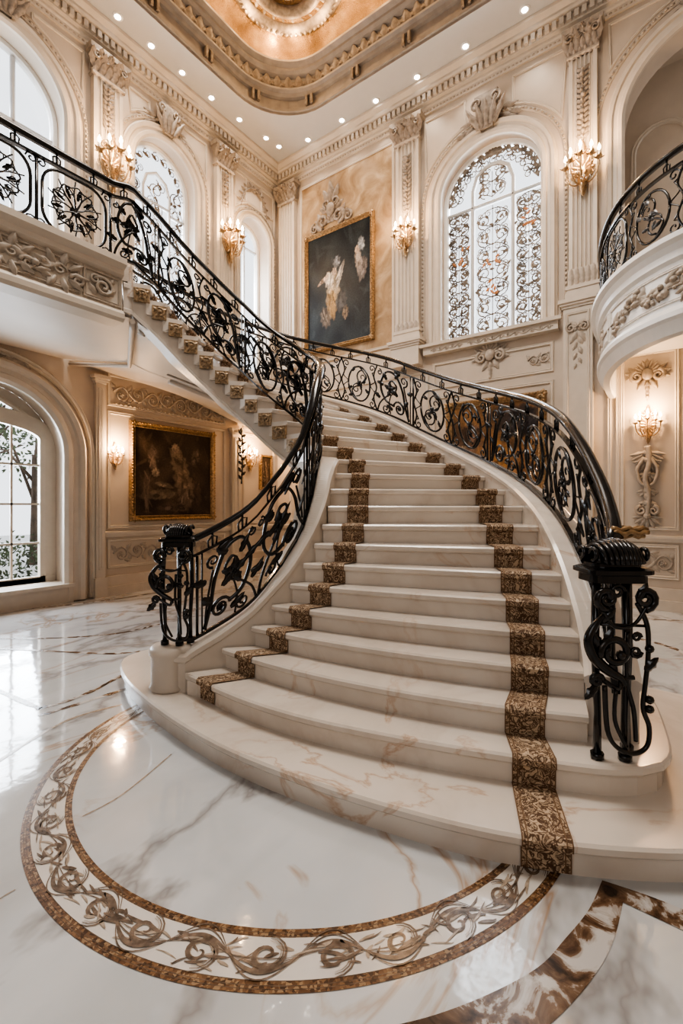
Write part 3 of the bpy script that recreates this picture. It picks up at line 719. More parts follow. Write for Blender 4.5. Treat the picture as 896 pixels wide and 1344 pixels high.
KR = [3.55]+[x/8 for x in range(29, 209)]
for k in KR:
    zt = RIS*k+.09; zb = max(2*RIS if k < 5 else 0, RIS*k-.42)
    rows.append([(*off(RK, k, a, -1), zz) for a, zz in ((.0, zb), (.0, zt-.06), (-.015, zt-.045), (-.015, zt-.015), (.01, zt), (.24, zt), (.265, zt-.015), (.265, zt-.045), (.25, zt-.06), (.25, zb))])
mb = MB(); mb.grid(rows, False, closed_u=True); n = 10
mb.f.append(tuple(range(n))); mb.sm.append(False)
mb.build('outer_string', 'step', stair, True)
def soff(k, t, d=0.):                                       # underside of the flight
    a = off(LK, k, -.03+(.30+shift(k)), 1) if k < 15 else off(LK, k, -.03, 1); b = off(RK, k, .2, -1)
    z = RIS*k-.47-.05*sm(24, 26, k)+.10*4*t*(1-t)*(1-sm(22.5, 26, k))-d
    return (a[0]+(b[0]-a[0])*t, a[1]+(b[1]-a[1])*t, max(.0, z))
mb = MB(); mb.grid([[soff(k/2, t/10) for t in range(11)] for k in range(8, 53)], True); mb.build('soffit', 'soffit', stair, True)
mb = MB()
for t in (.10, .17, .86): mb.tube([soff(k/3, t, .005) for k in range(30, 76)], .022, 6)
for k in np.arange(15, 25.5, .45):
    p = soff(k, .135, .01); q = soff(k+.3, .135, .01); ex = (Vector(q)-Vector(p)).normalized(); en = Vector((0, 0, -1)); ey = en.cross(ex).normalized(); en = ex.cross(ey)
    F = frame(p, ex, ey, en); mb.leaf(F, 0, 0, .6, .11, .06, 0, .02); mb.leaf(F, 0, 0, -.6, .11, .06, 0, .02); mb.blob((.02, 0, .01), (.02, .02, .015), 6, 4, F)
mb.build('soffit_moulding', 'orn2', stair, True)
# runners
def strip(name, label, ks, fromleft, d, w):
    """a narrow runner draped over treads and risers, d = distance of its centre from the step end"""
    mb = MB(); v = 0.0; e = .008; n = 5
    def pts(k, dist):
        if k == 1: src = [p for p in S1 if p[1] < 2.6 and -3.9 < p[0] < .2]
        elif k == 2: src = N2
        else: src = nose(k)
        if not fromleft: src = src[::-1]
        acc = 0
        for a, b in zip(src, src[1:]):
            l = math.hypot(b[0]-a[0], b[1]-a[1])
            if acc+l >= dist: q = (dist-acc)/l; return (a[0]+(b[0]-a[0])*q, a[1]+(b[1]-a[1])*q)
            acc += l
        return src[-1]
    rows = []; uv = []; prev = None
    for k in ks:
        dd = d(k) if callable(d) else d; ww = w(k) if callable(w) else w
        L = [pts(k, dd-ww/2+ww*i/n) for i in range(n+1)]
        a, b = L[0], L[-1]
        dx, dy = b[0]-a[0], b[1]-a[1]; l = math.hypot(dx, dy) or 1; fx, fy = dy/l, -dx/l
        if not fromleft: fx, fy = -fx, -fy
        z = k*RIS
        kn = k+1
        if kn > ks[-1]: dn = None
        else:
            dn = d(kn) if callable(d) else d; wn = w(kn) if callable(w) else w
            Ln = [pts(kn, dn-wn/2+wn*i/n) for i in range(n+1)]
        def add(row, dv):
            nonlocal v
            v += dv; rows.append(row); uv.append(v)
        add([(x+fx*(-.035+e), y+fy*(-.035+e), z-RIS+e) for x, y in L], 0 if rows == [] else .02)
        add([(x+fx*(-.035+e), y+fy*(-.035+e), z-.053-e) for x, y in L], .10)
        add([(x+fx*e, y+fy*e, z-.040) for x, y in L], .03); add([(x+fx*e, y+fy*e, z-.010) for x, y in L], .03)
        add([(x-fx*.012, y-fy*.012, z+e) for x, y in L], .02)
        if dn is not None:
            add([(x+fx*(-.035+e), y+fy*(-.035+e), z+e) for x, y in Ln], math.hypot(Ln[2][0]-L[2][0], Ln[2][1]-L[2][1]))
    mb.grid(rows, False)
    m = n+1
    for i in range(len(rows)):
        for j in range(m): mb.uv[i*m+j] = (j/n, uv[i])
    o = mb.build(name, 'carpet'); return tag(o, label, 'carpet')
strip('stair_runner', 'narrow brown figured runner on the stairs beside the inner string with the round drum', list(range(2, 26)), True, lambda k: .27+.12*sm(11, 13, k)*(1-sm(17, 20, k)), .19)
strip('stair_runner', 'narrow brown figured runner on the stairs that reaches the floor ring beside the big newel', list(range(1, 26)), False, lambda k: {1: .78, 2: .51, 3: .32}.get(k, .30 if k < 10 else .30-.13*sm(9.5, 11.5, k)), .21)

# ------------------------------------------------------------------ gallery on the left
SY = .74
mb = MB(); WP = {19: (8.2, 3.36), 20: (7.6, 3.48), 21: (6.95, 3.62), 22: (6.3, 3.78), 23: (5.65, 3.89), 24: (5.0, 3.95), 25: (4.4, 3.99), 26: (3.75, 4.04)}
rows = []
for k in np.arange(19, 26.01, .25):
    a = off(RK, k, .17, -1); i = min(int(k), 25); t = k-i; y = WP[i][0]+(WP[i+1][0]-WP[i][0])*t; z = WP[i][1]+(WP[i+1][1]-WP[i][1])*t; za = RIS*k-.475-.05*sm(24, 26, k)
    rows.append([(a[0]+(XL+.003-a[0])*q, a[1]+(y-a[1])*q, za+(z-za)*q-.10*math.sin(PI*q)*(0 if k > 25 else 1)*.6) for q in [j/8 for j in range(9)]])
mb.grid(rows, True); mb.build('landing_vault', 'soffit', stair, True)
mb = MB(); mb.tube([soff(k, 1.0, .012)[:2]+(soff(k, 1.0, .012)[2],) for k in np.arange(16, 25.3, .5)], .05, 8); e = [soff(26, q/8, .05) for q in range(9)]+[(XL+.05, 3.74, 3.97)]; mb.tube(e, .03, 8)
mb.build('soffit_rib', 'soffit', stair, True)
gal = thing('gallery', 'cream gallery landing with carved fascia above the arched French window', 'gallery', (-4.8, 2.8, 0))
mb = MB(); poly = [(XL+.001, YF+.01), (-4.80, YF+.01), (-4.80, 2.668), (-6.25, 3.552), (-6.45, 3.55), (XL+.001, 3.60)]
mb.prism(poly, ZG-.10, ZG); mb.build('floor_slab', 'step', gal, True)
mb = MB(); pr = [(0, 4.06), (.10, 4.17), (.10, 4.11), (.04, 4.07), (.04, 4.02), (.0, 3.99), (0, 3.66), (.03, 3.64), (.05, 3.61), (.05, 3.56), (.02, 3.53), (-.16, 3.52), (-.18, 4.05)]
mb.sweep([(-4.80, 2.69, 0), (-4.80, YF+.01, 0)], [(a, b) for a, b in pr]); mb.build('fascia', 'trim', gal, True)
mb = MB(); e0 = [(-4.97, YF+.01, 3.53), (-6.42, YF+.01, 3.80), (XL+.002, YF+.01, 4.05)]; e1 = [(-4.97, 1.6, 3.53), (-6.42, 1.6, 3.80), (XL+.002, 2.4, 4.05)]; e2 = [(-4.86, 2.80, 3.635), (-6.40, 3.70, 3.65), (XL+.002, 3.66, 4.04)]
def fill(r): return [tuple(r[j][q]+(r[j+1][q]-r[j][q])*i/6 for q in range(3)) for j in (0, 1) for i in range(6)]+[r[2]]
R0, R1, R2 = fill(e0), fill(e1), fill(e2)
mb.grid([R0]+[[tuple(a[q]+(b[q]-a[q])*(i/8 if q < 2 else sm(0, 1, i/8)) for q in range(3)) for a, b in zip(R1, R2)] for i in range(9)], True); mb.build('soffit', 'soffit', gal, True)
FG = lambda a, b, h=0.: Vector((-4.80+h, a, 3.825+(b-3.80)*.86))
FG0 = frame((-4.80, 0, 0), (0, 1, 0), (0, 0, 1), (1, 0, 0))
mb = MB()
for y0, y1 in ((2.30, 2.66), (1.2, 2.24), (-.2, 1.1)): mb.mould(FG0, rectpath(y0, 3.69, y1, 3.965), PT(.035, .02), True)
mb.tube2(FG, spiral(2.48, 3.80, .115, .02, PI*.8, -1.7, 24), .018, .02); mb.tube2(FG, spiral(2.40, 3.86, .06, .01, 0, 1.5, 16), .014, .02); mb.leaf(FG, 2.5, 3.72, .7, .16, .09, 0, .03); mb.leaf(FG, 2.42, 3.70, 2.2, .14, .08, 0, .03); mb.leaf(FG, 2.56, 3.86, 1.2, .1, .06, 0, .03)
for c in (1.85, 1.45, .8, .2):
    mb.leaf(FG, c, 3.79, .25, .30, .12, 0, .04, 0, .15); mb.leaf(FG, c, 3.79, PI-.35, .28, .12, 0, .04, 0, -.15); mb.leaf(FG, c, 3.78, -.5, .22, .09, 0, .035); mb.leaf(FG, c-.05, 3.82, 2.4, .18, .08, 0, .035)
    mb.tube2(FG, crv([(c-.2, 3.70), (c, 3.76), (c+.2, 3.86)], 6), .014, .012); mb.tube2(FG, spiral(c+.22, 3.82, .07, .01, 0, 1.4, 14), .012, .015); mb.blob((c, 3.79, .03), (.04, .04, .03), 8, 5, FG)
for c in (2.08, 1.65, 1.1, .5):
    for i in range(9):
        a = .7*i; mb.leaf(FG, c+.10*math.cos(a), 3.80+.07*math.sin(a), a, .16, .075, .0, .05, .03)
    mb.tube2(FG, spiral(c+.15, 3.76, .07, .012, PI, -1.5, 16), taper(16, .022, .012), .02); mb.tube2(FG, spiral(c-.15, 3.84, .06, .012, 0, -1.5, 16), taper(16, .02, .01), .02)
mb.build('carved_relief', 'orn2', gal, True)

# ------------------------------------------------------------------ curved balcony on the right
bal = thing('balcony', 'white bow fronted balcony with a carved fruit garland', 'balcony', (.9, 6.5, 3.4))
BCX, BA, BB, BN = .96, 1.97, 3.22, 2.6
def balpt(u, o=0.):
    c, s = math.cos(u), math.sin(u)
    f = lambda v: (BCX-BA*math.copysign(abs(math.cos(v))**(2/BN), math.cos(v)), YB-.001-BB*abs(math.sin(v))**(2/BN))
    p = f(u); a, b = f(u-.01), f(u+.01); dx, dy = b[0]-a[0], b[1]-a[1]; l = math.hypot(dx, dy) or 1
    return (p[0]+dy/l*o, min(p[1]-dx/l*o, YB-.002)) if u > .02 else (p[0]-o, YB-.002)
US = [i*PI/60 for i in range(0, 52)]
pr = [(-.05, 4.30), (.09, 4.30), (.12, 4.28), (.12, 4.23), (.07, 4.20), (.04, 4.14), (.04, 4.07), (.0, 4.04), (.0, 3.60), (.03, 3.585), (.05, 3.54), (.05, 3.49), (.02, 3.46), (-.03, 3.34), (-.11, 3.33), (-.13, 3.36), (-.13, 3.97)]
mb = MB(); mb.grid([[(*balpt(u, a), z) for u in US] for a, z in pr], False)
pl = [balpt(u, -.04) for u in US]+[(2.86, YB-.002)]
mb.add([(x, y, 4.295) for x, y in pl], [tuple(range(len(pl)))]); mb.add([(x, y, 3.97) for x, y in [balpt(u, -.10) for u in US]+[(2.86, YB-.002)]], [tuple(range(len(pl)))])
mb.build('bow_front', 'white', bal, True)
class Path:
    def __init__(s, pts, zb):
        s.p = pts; s.z = zb; s.a = [0]
        for i in range(1, len(pts)): s.a.append(s.a[-1]+math.hypot(pts[i][0]-pts[i-1][0], pts[i][1]-pts[i-1][1]))
        s.len = s.a[-1]
    def at(s, a):
        import bisect
        i = min(max(bisect.bisect_right(s.a, a)-1, 0), len(s.p)-2); d = s.a[i+1]-s.a[i] or 1e-9; t = (a-s.a[i])/d
        j0, j1 = max(i-1, 0), min(i+2, len(s.p)-1); dx, dy = s.p[j1][0]-s.p[j0][0], s.p[j1][1]-s.p[j0][1]; l = math.hypot(dx, dy) or 1
        return (s.p[i][0]+(s.p[i+1][0]-s.p[i][0])*t, s.p[i][1]+(s.p[i+1][1]-s.p[i][1])*t, s.z[i]+(s.z[i+1]-s.z[i])*t, dy/l, -dx/l)
    def F(s, a0=0., sgn=1, rise=True):
        def f(a, b, h=0.):
            x, y, z, nx, ny = s.at(a0+a); return Vector((x+nx*h*sgn, y+ny*h*sgn, (z if rise else 0)+b))
        return f
BP = Path([balpt(u, .0) for u in US], [0]*len(US)); FBf = BP.F()
mb = MB()
for a0, a1 in ((.25, .62), (.75, 2.05), (2.15, 4.0), (4.1, 5.6)): mb.mould(FBf, [(a0+(a1-a0)*i/8, 3.66) for i in range(9)]+[(a1-(a1-a0)*i/8, 3.98) for i in range(9)], PT(.035, .018), True)
mb.build('panel_moulding', 'whorn', bal, True)
mb = MB(); rnd = random.Random(4)
for c in (2.55, 3.15, 3.7):
    for i in range(26):
        a = c+rnd.uniform(-.28, .28); b = 3.80+.35*(a-c)*(1 if c < 3.3 else -1)+rnd.uniform(-.07, .07); r = rnd.uniform(.022, .045)
        mb.blob((a, b, .015), (r, r, r*.9), 7, 4, FBf)
    for i in range(10): mb.leaf(FBf, c+rnd.uniform(-.3, .3), 3.80+rnd.uniform(-.06, .08), rnd.uniform(0, 6.3), .17, .085, 0, .035)
for c in (.43, 1.2, 1.65):
    mb.tube2(FBf, spiral(c, 3.88, .06, .01, 0, 1.5, 14), .014, .012); mb.leaf(FBf, c, 3.84, -PI/2, .17, .08, 0, .03); mb.leaf(FBf, c-.04, 3.9, -2., .13, .06, 0, .03); mb.leaf(FBf, c+.04, 3.9, -1.1, .13, .06, 0, .03)
mb.tube2(FBf, [(.4+3.6*i/30, 3.80) for i in range(31)], .012, .008)
mb.build('fruit_garland', 'orn2', bal, True)
# ================================================================== WROUGHT IRON
def oval(cx, cy, rx, ry, n=26): return [(cx+rx*math.cos(2*PI*i/n), cy+ry*math.sin(2*PI*i/n)) for i in range(n+1)]
def panel_oval(mb, ml, F, w, h, rnd, flip):
    """ring between paired bars, filled with scrolls, a flower and leaves"""
    s = -1 if flip else 1; cx = w/2; cy = h*.48
    for x, bow in ((.0, .10), (w, -.10)):
        mb.tube2(F, crv([(x, 0), (x+bow*w*.9, h*.25), (x+bow*w*.1, h*.5), (x+bow*w*.9, h*.75), (x, h)], 5), .012)
    mb.tube2(F, oval(cx, cy, w*.30, h*.40), .014, 0, 6)
    mb.tube2(F, crv([(cx-s*w*.05, h*.08), (cx-s*w*.2, h*.3), (cx+s*w*.02, h*.48), (cx+s*w*.2, h*.66), (cx+s*w*.02, h*.86)], 6), .011, 0)
    mb.tube2(F, spiral(cx-s*w*.08, h*.35, w*.17, .015, -PI/2, s*1.4, 20), taper(20, .012, .007), 0)
    mb.tube2(F, spiral(cx+s*w*.08, h*.63, w*.17, .015, PI/2, s*1.4, 20), taper(20, .012, .007), 0)
    for q in (-1, 1):
        mb.tube2(F, spiral(cx+q*w*.36, h*.90, w*.10, .012, -PI/2, q*1.3, 14), .009, 0); mb.tube2(F, spiral(cx+q*w*.36, h*.09, w*.10, .012, PI/2, -q*1.3, 14), .009, 0)
        mb.tube2(F, crv([(cx+q*w*.36, h*.80), (cx+q*w*.44, h*.62), (cx+q*w*.31, h*.5), (cx+q*w*.44, h*.36), (cx+q*w*.36, h*.19)], 4), .008, 0)
    ml.flower(F, cx, cy, .06, 6, .004, .016)
    for i in range(6): ml.leaf(F, cx+rnd.uniform(-.22, .22)*w, cy+rnd.uniform(-.30, .30)*h, rnd.uniform(0, 6.3), .10, .05, .006, .016)
def panel_vine(mb, ml, F, w, h, rnd, flip):
    """bold C-scrolls with leaf sprays"""
    X = (lambda t: (1-t)*w) if flip else (lambda t: t*w)
    s = -1 if flip else 1
    mb.tube2(F, [(X(0), 0), (X(0), h)], .013); mb.tube2(F, [(X(.08), 0), (X(.08), h)], .008)
    mb.tube2(F, crv([(X(.12), .02), (X(.22), h*.30), (X(.30), h*.62), (X(.48), h*.90), (X(.72), h*.93), (X(.86), h*.74), (X(.88), h*.5), (X(.74), h*.28), (X(.52), h*.22)], 6), .016, 0, 6)
    mb.tube2(F, spiral(X(.38), h*.20, w*.16, .02, 0 if not flip else PI, s*1.6, 24), taper(24, .016, .010), 0, 6)
    mb.tube2(F, crv([(X(.98), 0), (X(.90), h*.2), (X(.70), h*.40), (X(.52), h*.50), (X(.46), h*.66), (X(.58), h*.76), (X(.68), h*.66)], 6), .013, 0)
    mb.tube2(F, spiral(X(.26), h*.83, w*.11, .012, -PI/2, -s*1.4, 18), taper(18, .013, .007), 0)
    mb.tube2(F, crv([(X(.26), h*.72), (X(.20), h*.5), (X(.16), h*.34), (X(.13), h*.12)], 5), .010, 0)
    mb.tube2(F, spiral(X(.75), h*.10, w*.10, .012, PI, s*1.3, 16), .010, 0); mb.tube2(F, spiral(X(.93), h*.88, w*.07, .01, PI/2, s*1.3, 14), .009, 0)
    mb.tube2(F, crv([(X(.55), h*.52), (X(.62), h*.40), (X(.66), h*.22), (X(.62), h*.02)], 5), .009, 0)
    for a, b, t in ((.62, .55, .4), (.62, .55, 1.5), (.62, .55, 2.6), (.62, .55, 3.6), (.62, .55, 5.1), (.72, .74, 1.0), (.80, .62, .2), (.50, .84, 2.4), (.24, .30, 2.3), (.42, .45, .8), (.90, .30, .6), (.15, .60, 2.8), (.55, .12, .4), (.34, .95, .2)):
        ml.leaf(F, X(a), b*h, t if not flip else PI-t, .125, .065, .005, .02, .01)
    ml.flower(F, X(.62), .55*h, .055, 6, .01, .02); ml.flower(F, X(.38), .20*h, .035, 5, .005, .016)
def panel_gallery(mb, ml, F, w, h, rnd, flip):
    """rounded ring with a radiating plant"""
    mb.tube2(F, [(0, 0), (0, h)], .016)
    p = []
    for cx, cy, a in ((w*.68, h*.68, 0), (w*.32, h*.68, PI/2), (w*.32, h*.32, PI), (w*.68, h*.32, 1.5*PI)):
        p += [(cx+w*.25*math.cos(a+PI/2*i/6), cy+h*.28*math.sin(a+PI/2*i/6)) for i in range(7)]
    mb.tube2(F, p+[p[0]], .014, 0, 6)
    for i in range(10):
        a = PI*.5+2*PI*i/10; x, y = w/2+.40*w*math.cos(a), h*.5+.44*h*math.sin(a)
        mb.tube2(F, crv([(w/2, h*.45), (w/2+.16*w*math.cos(a+.5), h*.48+.2*h*math.sin(a+.5)), (w/2+.32*w*math.cos(a+.15), h*.5+.34*h*math.sin(a+.15)), (w/2+.26*w*math.cos(a-.35), h*.5+.30*h*math.sin(a-.35))], 5), .008, 0)
        ml.leaf(F, w/2+.16*w*math.cos(a+.2), h*.47+.18*h*math.sin(a+.2), a+.2, .12, .035, .004, .012)
        mb.tube2(F, crv([(w/2, h*.47), (w/2+.2*w*math.cos(a-.1), h*.48+.24*h*math.sin(a-.1)), (w/2+.38*w*math.cos(a), h*.5+.42*h*math.sin(a))], 4), .007, 0)
        mb.tube2(F, spiral(w/2+.24*w*math.cos(a+.3), h*.5+.25*h*math.sin(a+.3), .05, .008, a, 1.3, 10), .006, 0, 4)
    ml.flower(F, w/2, h*.46, .055, 7, .008, .02)
    for cx, cy in ((.06, .06), (.94, .06), (.06, .94), (.94, .94)): mb.tube2(F, spiral(cx*w, cy*h, .05, .01, 0, 1.3, 12), .008, 0)
HB = .69; HT = .82
RAILP = [(-.036, -.012), (-.040, .006), (-.030, .026), (-.010, .036), (.010, .036), (.030, .026), (.040, .006), (.036, -.012), (.018, -.022), (-.018, -.022)]
def railing(root, path, spans, style, mat='iron', seed=1, top=HT, sgn=1, ornmat=None, lead=None):
    rnd = random.Random(seed); pts = []
    n = max(8, int(path.len/.07)); A = [path.len*i/n for i in range(n+1)]
    P3 = lambda b: [(path.at(a)[0], path.at(a)[1], path.at(a)[2]+b) for a in A]
    mb = MB(); mb.sweep((lead or [])+P3(top), RAILP, smooth=True); mb.build('handrail', mat, root, True)
    mb = MB(); mb.sweep(P3(HB), [(-.02, -.010), (-.02, .010), (.02, .010), (.02, -.010)]); mb.build('upper_rail', mat, root, True)
    mb = MB(); mb.sweep(P3(.03), [(-.02, -.014), (-.02, .012), (.02, .012), (.02, -.014)]); mb.build('base_rail', mat, root, True)
    for i, (a0, a1, st) in enumerate(spans):
        F0 = path.F(a0, sgn); F = lambda a, b, h=0., F0=F0: F0(a, b+.035, h); w = a1-a0; mb = MB(); ml = MB()
        st(mb, ml, F, w, HB-.045, rnd, i % 2 == 1)
        for t in (.25, .75):                                # collars between the two top rails
            x = w*t; mb.tube2(F, [(x-.03, HB-.03), (x-.035, HB+.03), (x, HB+.055), (x+.035, HB+.03), (x+.03, HB-.03)], .008)
            mb.tube2(F, [(x, HB-.03), (x, top-.03)], .010)
        pn = mb.build('scroll_panel', mat, root, True); ml.build('foliage', ornmat or mat, pn, True)
# left balustrade: newel on the drum, up the inner string, then along the gallery edge
ks = [1.75]+[x/8 for x in range(17, 209)]
lp = [Loff(k, .14+.667*shift(k)) for k in ks]; lz = [max(.508, RIS*k+.13-.07*sm(11.5, 15, k)+.004) for k in ks]
gy = np.arange(2.62, -2.6, -.08)
lp += [(-4.87, y) for y in gy]; lz += [ZG+.01 for y in gy]
LP = Path(lp, lz)
def s_at(path, x, y): return min(path.a, key=lambda a: (path.at(a)[0]-x)**2+(path.at(a)[1]-y)**2)
lb = thing('wrought_iron_balustrade', 'black scrolled balustrade rising from the drum newel and along the gallery edge', 'balustrade', (NEWL[0], NEWL[1], .46))
sg = s_at(LP, -4.87, 2.62)
sp = []; nL = 9
for i in range(nL): sp.append((.16+(sg-.16)*i/nL, .16+(sg-.16)*(i+1)/nL, panel_vine if i < 4 else (panel_oval if i % 2 else panel_vine)))
a = sg+.02
while a < LP.len-.75: sp.append((a, a+.70, panel_gallery)); a += .70
railing(lb, LP, sp, None, 'iron', 2, HT)
rk = [x/8 for x in range(25, 209)]
rp = [off(RK, k, .13, -1) for k in rk]; rz = [RIS*k+.09 for k in rk]
RP = Path(rp, rz)
rb = thing('wrought_iron_balustrade', 'black scrolled balustrade following the outer curve of the stairs from the big newel', 'balustrade', (rp[0][0], rp[0][1], .32))
nR = 13
railing(rb, RP, [(.14+(RP.len-.14)*i/nR, .14+(RP.len-.14)*(i+1)/nR, panel_oval if i % 3 else panel_vine) for i in range(nR)], None, 'iron', 5, HT, -1, None, [(-.285, 2.80, 1.37), (-.284, 2.84, 1.375), (-.286, 2.88, 1.39)])
bb = [balpt(u, .0) for u in US]; BR = Path(bb, [4.30]*len(bb))
vb = thing('wrought_iron_balustrade', 'dense grey and black wrought iron balustrade on the bow fronted balcony', 'balustrade', (.9, 5.55, 4.30))
s0 = .5; nB = 9
railing(vb, BR, [(s0+(BR.len-s0)*i/nB, s0+(BR.len-s0)*(i+1)/nB, panel_oval if i % 2 else panel_gallery) for i in range(nB)], None, 'iron', 8, .84, 1, 'silver')
# newels
def ribbed_roll(mb, c, ang, ln, r, n=11):
    ca, sa = math.cos(ang), math.sin(ang)
    F = lambda a, b, h: Vector((c[0]+a*ca-b*sa, c[1]+a*sa+b*ca, c[2]+h))
    for i in range(n):
        t = (i+.5)/n*2-1; R = r*math.sqrt(max(.12, 1-t*t*.75))
        mb.tube([F(t*ln/2, R*1.15*math.cos(PI*j/12), R*math.sin(PI*j/12)) for j in range(13)], ln/n*.62, 6)
    rows = [[F((i/8*2-1)*ln/2, r*math.sqrt(max(.05, 1-(i/8*2-1)**2*.8))*1.1*math.cos(PI*j/10), r*math.sqrt(max(.05, 1-(i/8*2-1)**2*.8))*.97*math.sin(PI*j/10)) for j in range(11)] for i in range(9)]
    mb.grid(rows, True)
    for s in (-1, 1):
        for q in (-1, 1): mb.tube([F(s*ln*.53+s*0, q*r*.5+.03*math.cos(t), .045+.03*math.sin(t)) for t in np.linspace(0, 5, 12)], .011, 6)
def newel(root, base, zt, ang, S=1.0, big=True):
    x0, y0, z0 = base; ca, sa = math.cos(ang), math.sin(ang); H = zt-z0
    F = lambda a, b, h: Vector((x0+(a*ca-b*sa)*S, y0+(a*sa+b*ca)*S, z0+h))
    nw = MB()
    for a, b in (((-.112, -.05), (.03, -.07), (.10, .03)) if big else ((-.105, -.05), (.03, -.06), (.09, .03))):
        nw.tube([F(a*.92, b*.92, 0), F(a*.9, b*.9, H*.25), F(a*1.05, b*1.05, H*.6), F(a*.95, b*.95, H)], [.021, .017, .019, .022] if big else [.019, .015, .017, .019], 6)
        nw.tube([F(a*.92, b*.92, -.0), F(a*.92, b*.92, .03)], .032, 8)
    post = nw.build('newel_post', 'iron', root, True)
    mb = MB()                                               # scroll work tied to the post
    G = lambda a, b, h=0.: F(a, -.10-h, b); q = .85 if big else .70
    mb.tube2(G, crv([(-.10, H*.80), (-.15, H*.74), (-.18, H*.66), (-.15, H*.57), (-.08, H*.50), (-.02, H*.46), (.0, H*.42)], 6), [q*(.012+.020*math.sin(PI*i/36)) for i in range(37)], .01, 7)
    mb.tube2(G, spiral(-.055, H*.60, .075, .038, PI*1.1, -1.15, 20), [q*x for x in taper(20, .024, .018)], .02, 7)
    mb.blob((-.025, H*.585, .02), (.026, .026, .024), 8, 5, G)
    mb.tube2(G, spiral(-.14, H*.45, .032, .01, 0, 1.4, 14), .017*q, .01, 6)
    mb.tube2(G, crv([(-.12, H*.46), (-.03, H*.40), (-.01, H*.45), (.05, H*.46)], 5), .015*q, .0, 6)
    mb.tube2(G, crv([(-.10, H*.42), (-.085, H*.18), (-.03, H*.085), (.05, H*.06), (.11, H*.10), (.12, H*.20), (.09, H*.30), (.10, H*.42), (.115, H*.58), (.11, H*.74), (.06, H*.86)], 6), .014*q, .01, 6)
    mb.tube2(G, crv([(-.05, H*.40), (-.055, H*.24), (.0, H*.10)], 5), .012*q, .02, 6); mb.tube2(G, crv([(.02, H*.70), (.015, H*.45), (.05, H*.28), (.06, H*.12)], 6), .013*q, .0, 6)
    mb.tube2(G, crv([(-.12, H*.84), (-.06, H*.74), (.04, H*.75), (.12, H*.88)], 6), .011*q, .02, 6); mb.tube2(G, [(-.12, H*.745), (.11, H*.735)], .009*q, .0, 6)
    for s in (-1, 1):
        mb.tube2(G, spiral(s*.095, H*.885, .055, .014, -PI/2, s*1.5, 18), [q*x for x in taper(18, .022, .013)], .02, 7)
    mb.tube2(G, spiral(-.03, H*.92, .035, .01, 0, 1.4, 14), .012*q, .0, 6)
    mb.tube2(G, spiral(.055, H*.60, .03, .008, 0, -1.5, 14), .010*q, .01, 6); mb.tube2(G, spiral(.06, H*.68, .022, .008, 0, 1.5, 14), .009*q, .01, 6)
    for b_ in (.30, .35, .62): mb.blob((.115, b_*H, .02), (.022, .022, .022), 8, 5, G)
    mb.build('newel_scroll', 'iron', post, True)
    ml = MB()
    for a, b, t in ((-.13, .62, 1.9), (-.10, .64, 1.2), (-.11, .76, .9), (.07, .88, 1.2), (-.06, .86, 2.0), (-.14, .42, 3.9), (.10, .5, .9)): ml.leaf(G, a, b*H, t, .09, .05, .012, .022, .012)
    ml.build('foliage', 'iron', post, True)
    mb = MB()                                               # stepped cap plate
    def rp_(sx, sy, r, z): return [F(x/S, y/S, z) for x, y in rrect(-sx, -sy, sx, sy, r, 4)]
    sx, sy = (.142, .11) if big else (.125, .085)
    lv = [(0, -.035), (.0, -.035), (.0, .0), (.02, .01), (.02, .03), (.0, .04), (-.02, .045), (-.02, .06), (-.05, .065)]
    rows = [rp_(sx+o, sy+o, .06, H+z) for o, z in lv]; mb.grid(rows, False, closed_u=True); n = len(rows[0])
    mb.f.append(tuple(range(n))[::-1]); mb.sm.append(False); b = len(mb.v)-n; mb.f.append(tuple(b+i for i in range(n))); mb.sm.append(False)
    mb.build('newel_cap', 'iron', root, True)
    mb = MB(); ribbed_roll(mb, F(0, 0, H+.06), ang, (.24 if big else .17), (.115 if big else .085)); mb.build('ribbed_roll', 'iron', root, True)
NEWL = (NEWL[0]+.05, NEWL[1]+.036, .505); NR = (-.30, 2.80, .323)
newel(lb, NEWL, 1.31, TH-.1, 1.0, False); newel(rb, NR, 1.25, TH, 1.0, True)
mb = MB()
for i in range(7): mb.tube([(NR[0]+.03+CT*(.02+.19*t/8)-ST*(.09+.012*i), NR[1]+.02+ST*(.02+.19*t/8)+CT*(.09+.012*i), 1.455+.02*math.sin(i*1.3)+.008*math.sin(t*1.9+i)) for t in range(9)], .013, 6)
g = mb.build('gilded_roll', 'gold', rb, True); g['label'] = 'gilded roll behind the ribbed cap'
